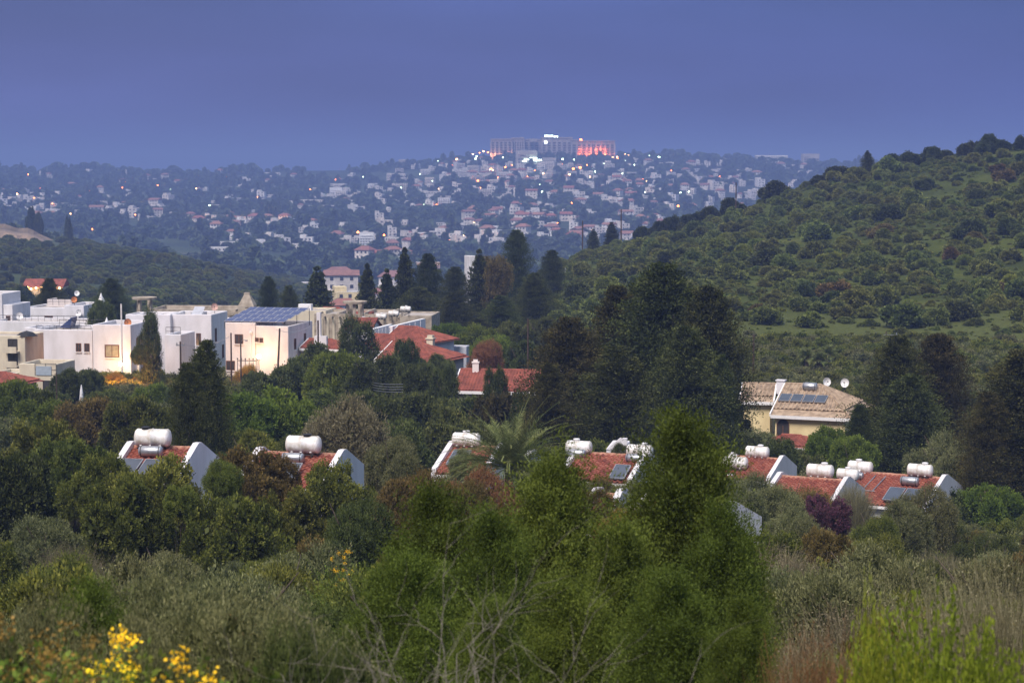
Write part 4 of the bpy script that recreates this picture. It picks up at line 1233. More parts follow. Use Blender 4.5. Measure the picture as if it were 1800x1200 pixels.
# white stepped party walls + the red roofs
def slab_wall(p0, p1, h, thick, label, name='parapet_wall', steps=True):
    a, b = at(*p0), at(*p1)
    mb = MB(); d = (b-a); n = Vector((-d.y, d.x, 0)).normalized()*thick
    g0, g_1 = g1(a.x, a.y), g1(b.x, b.y)
    o = thing(name, label, 'wall', (a.x, a.y, g0), 0, 'sloping white party walls between red roofs')
    A = Vector((0,0,a.z-g0)); B = b - Vector((a.x, a.y, g0))
    mb.prism([(0,0,-1), (B.x, B.y, g_1-g0-1), tuple(B), tuple(A)], n)
    ob('panel', mb.mesh('panel', M['stucco']), o)
    cp = MB(); cp.prism([tuple(A+Vector((0,0,.003))), tuple(B+Vector((0,0,.003))), tuple(B+Vector((0,0,.16))), tuple(A+Vector((0,0,.16)))], n*1.5+Vector((0,0,0)))
    ob('coping', cp.mesh('coping', M['white']), o)
    for k in range(1, 6):
        c = MB(); q = A.lerp(B, k/6); c.box(-.05, .05, -.09, -.005, -.75, 0)
        ob('rib', c.mesh('rib', M['stucco']), o, q, (0, 0, math.atan2(B.y, B.x)))
slab_wall((652, 582, 226), (690, 572, 233), 1, .3, 'shorter white sloping party wall above the red roofs')
slab_wall((690, 576, 226), (748, 562, 236), 1, .3, 'longer white sloping party wall above the red roofs')
def hiphouse(*a, **k): return gable_house(*a, **k)
gable_house(735, 575, 226, 2.6, 'red roofed house with white verge, highest of the three tiled roofs', half=3.4, tanb=.40, phi=-R(28), hip=.9)
gable_house(694, 589, 218, 2.6, 'smaller red roof left below the white party walls', half=3.0, tanb=.42, phi=-R(28), hip=.6)
t, loc, H = gable_house(738, 602, 210, 3.2, 'lower red roofed house with a chimney pot, nearest of the tiled roofs', half=3.8, tanb=.40, phi=-R(24), hip=.95)
mb = MB(); mb.box(-.35, .35, -.35, .35, -1, .5); mb.box(-.45, .45, -.45, .45, .5, .62); mb.box(-.3, .3, -.3, .3, .62, .9)
o = thing('chimney', 'cream chimney on the lower red roof', 'chimney', loc(.6, 1.4, H-.2), -R(20), None, mb.mesh('chimney', M['stucco_cream']))
gable_house(585, 597, 226, 3.0, 'low red roof beside the pole right of the pinkish villa', half=2.0, tanb=.35, phi=-R(20), hip=.8)
t, loc, H = gable_house(985, 652, 186, 9.5, 'long bright red roof between the grove and the dark conifers', half=3.4, tanb=.42, phi=-R(9), wall=M['stucco_cream'])
mb = MB(); mb.box(-.3, .3, -.3, .3, -1, .25); mb.box(-.36, .36, -.36, .36, .25, .35); mb.box(-.22, .22, -.22, .22, .35, .55)
o = thing('chimney', 'small pale chimney on the long bright red roof', 'chimney', at(836, 642, 187), 0, None, mb.mesh('chimney', M['stucco_pink']))
t, top, loc = villa_at(820, 228, 'tiny grey shed right of the tiled roofs', 'shed', group=None, name='shed')
wallpart(t, [(-1.9, 0, 0, 2, top(810, 609), .1)], M['grey_panel'])
# white columns / chimney by pinkish villa
mb = MB(); mb.box(-.22, .22, -.22, .22, -3, 3.2); mb.box(-.5, .9, -.3, .3, -3, .6)
o = thing('white_pillar', 'white pillar and wall right of the pinkish villa', 'pillar', at(561, 600, 218), VR, None, mb.mesh('white_pillar', M['stucco']))

# ------------------------------------------------------------------ yellow house
YP = -R(22)
D = 172
t, loc, H = gable_house(1444, 677, D, 3.2, 'yellow house with tan tiled roof and an arched brown window', half=4.6, tanb=.43, phi=YP, wall=M['stucco_yellow'], tile='tile_tan', hip=.75, hipl=0.0, tw=.36)
window(t, -2.2, H-4.6*.43-2.15, 1.0, 1.05, -4.6, arch=True, label='arched brown window', fx=.06)
mb = MB(); mb.box(-3.0, -1.35, -4.75, -4.61, H-4.6*.43-2.35, H-4.6*.43-2.22); ob('sill', mb.mesh('sill', M['white']), t)
mb = MB(); mb.box(-4.0, 3.2, -5.0, -4.62, -1, H-4.6*.43-2.9); ob('lower_wall', mb.mesh('lower_wall', M['stucco_yellow']), t)
locY, HY = loc, H
c = collector(loc(-3.05, -3.15, H-3.15*.43+.18), YP, R(20), 'row of four bluish collectors on the tan tiled roof', .95, 1.35, 4)
b_ = boiler(loc(-.8, -.9, H-.05), YP, 'bluish steel drum on the tan tiled roof', 1.15, .36)
dish(at(1452, 681, D+1), 0, 'upright white satellite dish on the tan tiled ridge', .36, M['white'], (.25, -1, .15), .5)
dish(at(1486, 683, D+2), 0, 'white satellite dish turned sideways against the dark conifer', .38, M['white'], (-.5, -1, .25), .5)
t, loc, H = gable_house(1364, 675, D+3, 2.9, 'left wing of the yellow house with its own tan roof', half=2.5, tanb=.43, phi=-R(12), wall=M['stucco_yellow'], tile='tile_tan', tw=.34)
mb = MB(); mb.box(-.35, .35, -.3, .3, -.8, .35); mb.box(-.42, .42, -.37, .37, .35, .45)
o = thing('chimney', 'short white chimney between the two tan roofs', 'chimney', at(1373, 676, D+2), YP, None, mb.mesh('chimney', M['stucco']))
gable_house(1408, 766, 160, 1.6, 'small pale terracotta porch roof below the yellow house', half=1.8, tanb=.3, phi=YP, wall=M['stucco_yellow'], hip=.9, hipl=.9, name='porch')

# small ruin on the right hill, white party corner, half-hidden white house behind the bungalows
t, top, loc = villa_at(1024, 395, 'small grey hut on the wooded slope left of the dark conifers', 'hut', group=None, name='hut', rz=R(5))
h = top(1000, 472)
wallpart(t, [(-3.2, 0, 0, 3, h, .1)], M['grey_panel'])
window(t, -2.2, h-1.1, .6, .6, 0, frame=M['white']); window(t, -.8, h-1.1, .6, .6, 0, frame=M['white'])
t, top, loc = villa_at(838, 470, 'tall white building sliver beside the ochre tree', 'building', group=None, name='apartment_building', rz=R(20))
wallpart(t, [(-1.7, 0, 0, 4, top(830, 450), .1)], M['stucco'])
t, top, loc = villa_at(1098, 132, 'white house mostly hidden by trees above the middle bungalow ridge', group=None, name='white_house')
wallpart(t, [(-1.2, 0, 0, 4, top(1080, 788), .1)], M['stucco'])
mb = MB(); mb.prism([(-1.2, -.05, top(1080, 790)), (-.3, -.05, top(1080, 770)), (.2, -.05, top(1080, 770)), (.2, -.05, top(1080, 795))], (0, .3, 0)); ob('gable_wall', mb.mesh('gable_wall', M['stucco']), t)
# restaurant with lights on the left hill
t, top, loc = villa_at(112, 470, 'low red-roofed building with a string of lit lamps on the left slope', group=None, name='lit_roadhouse', rz=R(-3))
h = top(75, 497)
mb = MB(); mb.box(-9.3, 0, 0, 5, -2, h-.9); ob('wall', mb.mesh('wall', M['stucco_cream']), t)
mb = MB(); mb.prism([(-9.6, -.6, h-1.0), (-9.6, 2.5, h+.8), (-9.6, 5.4, h-.9)], (9.9, 0, 0)); ob('roof', mb.mesh('roof', M['tile_sheet']), t)
for k, x in enumerate((-9.0, -8.2, -7.3, -6.1, -4.8, -1.7, -.5)):
    mb = MB(); mb.lathe([(.05, -.22), (.2, -.12), (.24, 0), (.2, .12), (.05, .22)], 8)
    o = thing('wall_lamp', '', 'lamp', loc(x, -1.0, h-1.2+.25*math.sin(k*2.1)), 0, 'lit lamps along the low building on the left slope', mb.mesh('wall_lamp', M['lamp_w']))
    LABELLED.append((o, 'lit lamp along the low red-roofed building on the left slope', k))
L_ = bpy.data.lights.new('roadhouse_light', 'POINT'); L_.energy = 40; L_.color = (1, .6, .25); L_.shadow_soft_size = .4
lo = ob('roadhouse_light', L_, None, loc(-5.5, -1.6, h-1.2))
# ------------------------------------------------------------------ lamps, poles and small things among the villas
def point(p, e, col, r=.25, name='lamp_and_fill_light', parent=None):
    L = bpy.data.lights.new(name, 'POINT'); L.energy = e; L.color = col; L.shadow_soft_size = r
    return ob(name, L, parent, p)

def garden_lamp(px, row, D, label, e):
    p = at(px, row, D); g = g1(p.x, D); h = p.z - g
    t = thing('garden_lamp', label, 'lamp', (p.x, D, g), 0, 'lit garden lamps by the villas')
    a = MB(); a.tube([(0,0,-.5), (0,0,h-.25)], [.05, .04], 6); a.lathe([(.12, h-.30), (.16, h-.24)], 10); ob('post', a.mesh('post', M['black']), t)
    b = MB(); b.lathe([(.08, h-.22), (.25, h-.1), (.28, h+.04), (.2, h+.2), (.04, h+.26)], 12); ob('lantern', b.mesh('lantern', M['lamp_near'], True), t)
    point((0, 0, h+.45), e, (1, .50, .17), .25, parent=t)
garden_lamp(213, 640, 224.3, 'lit garden lamp in front of the broad white villa', 150)
garden_lamp(455, 627, 220.9, 'lit garden lamp beside the fence of the pinkish villa', 34)
point(at(247, 662, 213.0), 480, (1, .36, .03), .3)  # added light without a fixture, brightens the bush at the side wall
point(at(432, 646, 215.3), 260, (1, .33, .02), .3)  # fill added before the bush behind the fence, no lamp stands here
point(at(196, 662, 212.8), 480, (1, .36, .03), .3)  # unseen fill added to make the bush below the lamp glow

def pole(px, row0, row1, D, label, r=.09, cross=None, name='utility_pole', cat='pole', mat=None, lean=0, head=None):
    p = at(px, row0, D); q = at(px, row1, D); g = min(g1(p.x, D), q.z)
    h = p.z - g
    t = thing(name, label, cat, (p.x, D, g), 0)
    t.rotation_euler[1] = lean
    a = MB(); a.tube([(0,0,-1), (0,0,h)], [r, r*.75], 7); ob('shaft', a.mesh('shaft', mat or M['polewood']), t)
    if cross:
        c = MB(); c.box(-cross/2, cross/2, -.06, .06, h-.45, h-.33)
        for x in (-cross/2+.08, 0, cross/2-.08): c.lathe([(.04, h-.33), (.07, h-.25), (.04, h-.12)], 6, off=(x, 0, 0))
        ob('crossarm', c.mesh('crossarm', M['steel']), t)
    if head:
        c = MB(); c.tube([(0,0,h-.2), (head*.5,0,h+.02), (head,-.1,h-.05)], .035, 5); c.box(min(head, head*1.5), max(head, head*1.5), -.22, .02, h-.14, h-.02)
        ob('lamp_arm', c.mesh('lamp_arm', M['steel']), t)
    return t
pole(406, 585, 660, 214, 'thin brown pole at the left edge of the pinkish villa', .11)
pole(423, 597, 665, 211, 'grey pole with a bent lamp arm before the pinkish villa', .10, head=.5)
pole(485, 577, 650, 212, 'leaning brown pole before the pinkish villa corner', .13, lean=R(3))
pole(559, 563, 602, 214, 'dark pole right of the pinkish villa', .12)
pole(317, 600, 660, 205, 'brown pole with a crossarm below the second villa', .12, cross=.9)
pole(99, 655, 720, 180, 'dark pole beside the low cream annex', .07)
pole(213, 534, 556, 224, 'pale standing pipe on the broad white villa roof', .12, mat=M['canvas'], name='vent_pipe', cat='pipe')
pole(928, 560, 660, 190, 'slim dark pole left of the big dark conifers', .09)
pole(1325, 588, 672, 205, 'tall bare wooden pole left of the yellow house', .13)
pole(1307, 596, 660, 214, 'thin grey pole second from the yellow house', .08)
pole(1454, 590, 640, 232, 'pole with pale crossarms behind the yellow house', .12, cross=2.4)
pole(1558, 583, 625, 236, 'pole with pale crossarms above the pair of dark conifers', .12, cross=2.6)
pole(1294, 321, 352, 455, 'lone pole standing on the right ridge skyline', .16)
pole(1092, 368, 402, 480, 'taller dark pole on the lower right ridge', .2)
pole(1024, 388, 424, 470, 'shorter dark pole on the lower right ridge', .18)
pole(1587, 690, 720, 176, 'white pole between the conifers on the right', .08, mat=M['white'])
# fence and glowing orange bush at the pinkish villa
p = at(448, 634, 220.5); g = g1(p.x, p.y); t = thing('iron_fence', 'short dark iron fence lit from behind by the pinkish villa lamp', 'fence', (p.x, p.y, g), VR)
a = MB(); h = p.z-g
a.tube([(-2, 0, h), (.3, 0, h)], .045, 5); ob('top_rail', a.mesh('top_rail', M['black']), t)
for k in range(6):
    a = MB(); a.tube([(-2+k*.45, 0, -.5), (-2+k*.45, 0, h+.12)], .035, 5); a.lathe([(.04, h+.1), (.09, h+.18), (.03, h+.3)], 6, off=(-2+k*.45, 0, 0)); ob('post', a.mesh('post', M['black']), t)
# folded parasol in the garden
p = at(143, 676, 172); g = g1(p.x, 172); t = thing('folded_parasol', 'folded white parasol standing among shrubs below the villas', 'parasol', (p.x, 172, g), 0)
h = p.z-g; a = MB(); a.lathe([(.03, h-2.0), (.17, h-1.9), (.22, h-1.5), (.12, h-.5), (.05, h-.1), (.02, h)], 10); ob('canopy', a.mesh('canopy', M['canvas'], True), t)
a = MB(); a.tube([(0,0,-.5), (0,0,h-1.9)], .04, 5); ob('post', a.mesh('post', M['white']), t)
# overhead wires
wm = []
for k in range(4):
    a = Vector(at(606, 651 + k*4, 200)); b = Vector(at(708, 675 + k*4.6, 165)); m = MB(); pts = []
    for i in range(11):
        q = a.lerp(b, i/10); q.z -= .5*math.sin(math.pi*i/10); pts.append(q)
    m.tube(pts, .022, 4)
    o = thing('overhead_wire', '', 'wire', (0,0,0), 0, 'overhead wires crossing the green trees', m.mesh('overhead_wire', M['steel']))
    LABELLED.append((o, 'pale overhead wire crossing the trees left of the long red roof', k))
for (a, b) in (((406, 590, 214), (317, 605, 205)), ((559, 566, 214), (485, 580, 212))):
    a, b = Vector(at(*a)), Vector(at(*b)); m = MB(); m.tube([a.lerp(b, i/8) - Vector((0,0,.6*math.sin(math.pi*i/8))) for i in range(9)], .02, 4)
    o = thing('overhead_wire', 'thin wire between the poles beside the pinkish villa' if a.x > -28 else 'thin wire sagging left from the pinkish villa pole', 'wire', (0,0,0), 0, None, m.mesh('overhead_wire', M['steel']))

# ------------------------------------------------------------------ vegetation by hand
LAND = [('the far left bungalow', 290, 810), ('the second bungalow', 570, 825), ('the date palm', 900, 780), ('the middle bungalow', 1070, 815),
        ('the farthest right bungalow', 1590, 860), ('the purple shrub', 1440, 900), ('the yellow house', 1400, 710), ('the broad white villa', 150, 620),
        ('the pinkish villa', 470, 610), ('the long red roof', 870, 665), ('the big dark conifers', 1150, 640), ('the tallest foreground conifer', 1190, 1000),
        ('the left foreground conifer', 760, 1000), ('the yellow flowers', 210, 1150), ('the bare dead branches', 720, 1130), ('the lower right yellow-green shrub', 1620, 1150),
        ('the twin dark conifers', 1600, 720), ('the red roofs', 740, 600), ('the second villa', 340, 590), ('the lower white gable', 1325, 925)]
def where(px, row):
    b = min(LAND, key=lambda l: math.hypot((l[1]-px), (l[2]-row)*1.3))
    dx, dy = px - b[1], row - b[2]
    if abs(dx) < 55 and abs(dy) < 40: w = 'next to'
    else:
        v = 'below' if dy > 45 else ('above' if dy < -45 else ''); h = 'left of' if dx < -50 else ('right of' if dx > 50 else '')
        if v and h: w = v + ' ' + h
        else: w = v or h or 'next to'
    return w + ' ' + b[0]

NPL = {}
def place(sp, px, top, D, w=None, mat=None, label=None, words=None, group=None, cat=None, zmin=.55, name=None, seedrot=None, lift=None, loc_words=True):
    s = PR[sp]; p = at(px, top, D); g = g1(p.x, D); h = max(p.z - g, .4)
    sz = h / s['H']; sx = (w / F * D / 2 / s['R']) if w else sz * random.uniform(.85, 1.15)
    k = NPL.get(sp, 0); NPL[sp] = k + 1
    base = (p.x, D, g)
    cap = 5 if sp == 'loose' else (2.3 if sp in ('dark', 'layer') else 1.35)
    if sz > cap * sx and w and lift is not False:      # crown stays in proportion: raised on a longer trunk
        sx *= 1.15; hs = min(cap * sx, sz)
    else: hs = sz
    t = thing(name or s['name'], label or '', cat or s['cat'], base, random.uniform(0, 6.28), group)
    t.scale = (sx, sx, hs)
    zc = (sz - hs) / hs * s['H'] if hs < sz else 0
    if s['trunk'] is None and zc == 0:
        t.rotation_euler[2] = 0
        bpy.data.objects.remove(t)
        t = thing(name or s['name'], label or '', cat or s['cat'], base, random.uniform(0, 6.28), group, s['crowns'][k % len(s['crowns'])])
        t.scale = (sx, sx, hs)
        if mat: setmat(t, mat)
    else:
        c = ob('crown', s['crowns'][k % len(s['crowns'])], t, (0, 0, zc))
        if mat: setmat(c, mat)
        if s['trunk'] is not None:
            tr = ob('trunk', s['trunk'], t); tr.scale = (1, 1, (zc + s['H']*.98)/s['H'])
    if not label: LABELLED.append((t, (words or s['words']) + (' ' + where(px, top + 20) if loc_words else ''), px))
    return t
random.seed(11)
G = M
# dark conifers, middle
place('dark', 1165, 466, 152, 235, label='tallest dark conifer, its top highest in the middle of the photo', mat=G['f_dark'])
place('dark', 1245, 505, 150, 190, label='dark conifer forming the right shoulder of the big middle group')
place('dark', 1085, 505, 156, 190, label='rusty-topped dark conifer on the left of the tallest one', mat=G['f_dark_red'])
place('dark', 1000, 560, 150, 185, label='rusty dark conifer at the left edge of the big middle group', mat=G['f_dark_red'])
place('dark', 1205, 575, 144, 180, label='dark conifer low in the centre of the big middle group')
place('dark', 1085, 610, 145, 200, label='dark bushy conifer above the middle bungalow roof')
place('dark', 1268, 625, 146, 85, label='slim dark conifer touching the yellow house from the left')
place('dark', 965, 640, 142, 120, mat=G['f_dark_red'], label='rusty dark conifer at the right end of the long red roof')
place('dark', 1312, 738, 150, 50, label='small dark conifer below the yellow house left wing')
place('dark', 1578, 592, 152, 172, label='left one of the twin dark conifers beside the yellow house')
place('dark', 1650, 588, 155, 165, mat=G['f_dark_red'], label='right one of the twin dark conifers beside the yellow house')
place('dark', 1600, 660, 148, 190, label='low dark conifer in front of the twin conifers')
place('dark', 1512, 712, 150, 80, label='short dark conifer right against the yellow house wall')
place('dark', 1800, 615, 134, 250, mat=G['f_dark_red'], label='large rusty dark conifer cut by the right edge of the photo')
place('dark', 1738, 690, 132, 130, mat=G['f_dark_red'], label='narrow rusty conifer standing left of the one at the right edge')
# row behind the villas
for (sp, px, top, w, D, lab) in (
    ('dark', 472, 487, 52, 300, 'left rounded dark conifer behind the solar roof'), ('dark', 508, 502, 55, 298, 'right rounded dark conifer behind the solar roof'),
    ('layer', 558, 470, 74, 296, 'dark layered conifer left of the red-roofed town houses'), ('layer', 645, 465, 56, 292, 'pointed layered conifer behind the open-columned pavilion'),
    ('layer', 680, 474, 52, 298, 'slim layered conifer in the gap before the town'), ('layer', 712, 437, 58, 300, 'tallest pointed layered conifer, above the three small tanks'),
    ('dark', 752, 447, 84, 300, 'broad dark conifer right of the tallest pointed one'), ('dark', 800, 470, 76, 298, 'dark conifer with a flat top above the beige terrace'),
    ('dark', 735, 505, 110, 280, 'dark conifer mass behind the three small tanks'), ('dark', 800, 515, 100, 275, 'dark conifer right above the bright green bushes'),
    ('layer', 842, 440, 50, 300, 'thin feathered conifer beside the white building sliver'), ('dark', 908, 405, 72, 330, 'dark round conifer on the skyline left of the ridge poles'),
    ('dark', 880, 520, 90, 262, 'dark conifer below the ochre tree'), ('dark', 940, 480, 90, 280, 'dark conifer between the ochre tree and the grey hut'),
    ('dark', 86, 490, 74, 300, 'dark conifer behind the villas at far left'), ('dark', 196, 490, 80, 296, 'large dark conifer behind the left round pavilion'),
    ('dark', 30, 512, 60, 310, 'small dark conifer at the left edge behind the villas'), ('dark', 840, 560, 90, 250, 'dark conifer above the round green bushes'),
    ('dark', 970, 440, 60, 330, 'small dark tree on the wooded slope under the ridge'), ('layer', 1075, 391, 30, 470, 'small pointed tree beside the taller ridge pole'),
    ('layer', 1043, 403, 24, 470, 'tiny pointed tree between the two ridge poles')):
    place(sp, px, top, D, w, label=lab)
place('loose', 868, 450, 300, 66, mat=G['f_lentisk_red'], label='ochre-brown loose tree on the slope left of the ridge')
for (px, top, w, D) in ((792, 568, 60, 238), (838, 574, 90, 236), (900, 566, 70, 235), (960, 560, 90, 238), (870, 590, 80, 215), (925, 600, 80, 205)):
    place('broad', px, top, D, w, mat=G['f_bright'] if px < 900 else G['f_olive_dark'])
place('olive', 850, 598, 208, 70, mat=G['f_rust'], label='reddish brown bush above the long bright red roof')
# trees around and below the villas
for a in (('loose', 265, 546, 216, 52, 'f_olive_dark', 'leafy dark tree between the broad white villa and the second villa'),
          ('loose', 176, 527, 244, 60, 'f_olive_dark', 'leafy tree on the terrace behind the broad white villa'),
          ('broad', 250, 606, 216, 36, 'f_olive_dark', 'small tree against the right side of the broad white villa'),
          ('dark', 362, 600, 122, 120, 'f_dark', 'tall dark conifer in front of the second villa'),
          ('dark', 330, 640, 118, 90, 'f_dark', 'shorter dark conifer left of the tall dark one'),
          ('loose', 628, 558, 212, 85, 'f_olive_dark', 'airy grey-green tree before the beige terrace'),
          ('loose', 712, 596, 200, 52, 'f_olive_dark', 'airy tree in front of the lower red roof'),
          ('broad', 560, 605, 200, 95, 'f_olive_dark', None), ('broad', 600, 620, 185, 110, 'f_bright', None), ('loose', 660, 625, 182, 110, 'f_olive_dark', None),
          ('loose', 730, 640, 178, 100, 'f_olive_dark', None), ('loose', 780, 640, 172, 60, 'f_olive_dark', None), ('loose', 870, 645, 170, 46, 'f_olive_dark', None),
          ('broad', 520, 630, 190, 90, 'f_olive_dark', None), ('broad', 460, 655, 185, 100, 'f_olive_dark', None), ('broad', 830, 700, 165, 130, 'f_olive_dark', None),
          ('broad', 720, 690, 160, 140, 'f_olive_dark', None), ('broad', 640, 690, 165, 130, 'f_olive_dark', None), ('broad', 900, 690, 160, 120, 'f_dark_red', None),
          ('loose', 925, 690, 152, 90, 'f_dark', None), ('broad', 790, 720, 140, 130, 'f_olive_dark', None), ('broad', 700, 740, 130, 120, 'f_olive_dark', None),
          ('broad', 490, 685, 140, 130, 'f_bright', None), ('broad', 420, 690, 135, 110, 'f_bright', None),
          ('olive', 600, 712, 106, 170, 'f_dry', 'large grey-brown rounded bush right of the second tank'), ('olive', 690, 770, 100, 110, 'f_olive', None),
          ('olive', 540, 760, 110, 110, 'f_olive_dark', None),
          ('broad', 275, 676, 175, 90, 'f_bright', None), ('broad', 150, 650, 200, 70, 'f_olive_dark', None), ('broad', 120, 650, 190, 60, 'f_olive_dark', None),
          ('broad', 20, 668, 160, 90, 'f_bright', None), ('broad', 70, 690, 150, 110, 'f_dark', None), ('broad', 160, 700, 145, 120, 'f_lentisk_red', None),
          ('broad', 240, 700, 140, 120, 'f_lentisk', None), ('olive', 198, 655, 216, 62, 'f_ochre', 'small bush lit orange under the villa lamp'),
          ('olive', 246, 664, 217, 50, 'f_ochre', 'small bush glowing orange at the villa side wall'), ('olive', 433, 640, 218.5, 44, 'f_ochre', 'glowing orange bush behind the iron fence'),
          ('lentisk', 60, 740, 105, 170, 'f_lentisk', None), ('lentisk', 130, 770, 98, 150, 'f_lentisk', None), ('broad', 30, 800, 90, 150, 'f_dark', None),
          ('broad', 450, 760, 110, 110, 'f_lentisk', None), ('broad', 390, 800, 100, 90, 'f_olive_dark', None),
          ('lentisk', 175, 800, 86, 130, 'f_lentisk', None), ('lentisk', 270, 806, 80, 170, 'f_lentisk', 'clumpy green shrub covering the lower left bungalow roof'),
          ('lentisk', 225, 840, 76, 150, 'f_lentisk', None), ('lentisk', 315, 855, 74, 60, 'f_lentisk', None),
          ('olive', 392, 812, 80, 70, 'f_lentisk', 'dark leafy shrub against the far left white gable'), ('lentisk', 440, 790, 82, 150, 'f_lentisk_red', 'russet and green clumpy shrub between the two left bungalows'),
          ('lentisk', 475, 800, 84, 90, 'f_lentisk_red', None), ('lentisk', 590, 812, 82, 130, 'f_lentisk', 'clumpy green shrub in front of the second bungalow'),
          ('lentisk', 420, 870, 74, 170, 'f_lentisk', None), ('lentisk', 520, 862, 76, 130, 'f_lentisk', None),
          ('olive', 620, 880, 66, 160, 'f_olive_dark', None), ('olive', 730, 835, 76, 150, 'f_lentisk_red', 'brownish rounded bush left of the left foreground conifer'),
          ('olive', 845, 828, 78, 150, 'f_rust', 'rusty orange bush in front of the date palm'), ('olive', 815, 850, 72, 110, 'f_lentisk_red', None),
          ('olive', 820, 790, 96, 60, 'f_olive', None), ('olive', 1050, 860, 70, 80, 'f_lentisk_red', None), ('olive', 1090, 890, 62, 100, 'f_ochre', 'ochre bush in the gap between the foreground conifers'),
          ('olive', 1320, 835, 100, 110, 'f_olive', 'grey-green bush left of the purple flowering shrub'), ('olive', 1380, 850, 96, 110, 'f_olive', None),
          ('olive', 1300, 860, 92, 90, 'f_olive', None),
          ('olive', 1630, 855, 102, 115, 'f_olive', 'grey-green bush covering the farthest right bungalow collector'), ('olive', 1590, 885, 96, 100, 'f_olive', None),
          ('olive', 1540, 905, 92, 90, 'f_lentisk', None), ('olive', 1390, 900, 84, 90, 'f_olive', None), ('olive', 1420, 915, 80, 110, 'f_olive', None),
          ('lentisk', 1455, 930, 72, 90, 'f_lentisk_red', 'dark rusty clump below the purple flowering shrub'), ('lentisk', 1360, 935, 70, 110, 'f_lentisk', None),
          ('broad', 1455, 752, 150, 80, 'f_bright', 'bright green bush in front of the yellow house wall'), ('broad', 1370, 772, 146, 80, 'f_olive_dark', None),
          ('broad', 1700, 745, 160, 90, 'f_bright', 'light green tree in the gap between twin conifers and right edge conifer'), ('olive', 1660, 770, 140, 120, 'f_olive', None),
          ('olive', 1700, 790, 136, 130, 'f_olive', None), ('broad', 1690, 690, 190, 80, 'f_olive_dark', None)):
    sp, px, top, D, w, m, lab = a
    place(sp, px, top, D, w, mat=G[m], label=lab)
for (px, top, w) in ((48, 503, 50), (84, 500, 44), (112, 503, 40)): place('hill', px, top, 455, w, mat=G['f_olive_dark'], words='dark shrub before the lit low building on the left slope', loc_words=False)
for (px, top, D, w, m) in ((930, 812, 95, 90, 'f_lentisk'), (1060, 836, 98, 90, 'f_lentisk_red'), (1010, 838, 96, 80, 'f_olive'), (1110, 842, 94, 80, 'f_olive'), (1250, 850, 100, 100, 'f_olive_dark'), (790, 836, 98, 80, 'f_olive')):
    place('olive', px, top, D, w, mat=G[m])
for (px, top, D, w) in ((770, 624, 203, 60), (700, 626, 204, 70), (735, 630, 200, 60)): place('broad', px, top, D, w, mat=G['f_olive_dark'])
place('olive', 1093, 781, 127, 42, mat=G['f_olive_dark'])
# purple flowering shrub
place('olive', 1440, 858, 108, 130, mat=G['f_lentisk_red'], name='flowering_shrub', label='dark purple flowering shrub growing over the white gable')
place('lentisk', 1445, 875, 104, 95, mat=G['f_purple'], name='flowering_shrub', label='purple blossoms at the foot of the dark flowering shrub')
place('twig', 1500, 850, 115, 70, mat=G['f_dry'], name='climbing_plant', label='bare climbing stems over the white gable of the right row')

# foreground conifers
for (px, top, D, w, lab) in ((1205, 738, 24, 300, 'tallest fresh green foreground conifer, right of centre'), (965, 796, 23, 285, 'middle fresh green foreground conifer, left of the tallest'),
    (768, 866, 22, 255, 'left fresh green foreground conifer above the dead branches'), (675, 1000, 20, 210, 'small pale green conifer left of the dead branches'),
    (868, 905, 21.5, 230, 'fresh green conifer between the left and middle foreground conifers'), (1095, 905, 21.5, 240, 'fresh green conifer low between the middle and tallest ones'),
    (1275, 900, 22, 200, 'fresh green conifer on the right flank of the tallest one'), (1000, 1010, 18.5, 230, 'low fresh green conifer in the bottom centre'),
    (1180, 1010, 18, 230, 'low fresh green conifer at the foot of the tallest one'), (860, 1040, 18, 190, 'low fresh green conifer right of the dead branches'),
    (1310, 1060, 17, 170, 'small fresh green conifer at the lower right of the conifer group'), (735, 960, 20, 210, 'fresh green conifer directly behind the dead branches'),
    (150, 1030, 16, 230, 'small blurred bright green bush at lower left')):
    place('conifer', px, top, D, w, label=lab, lift=False)
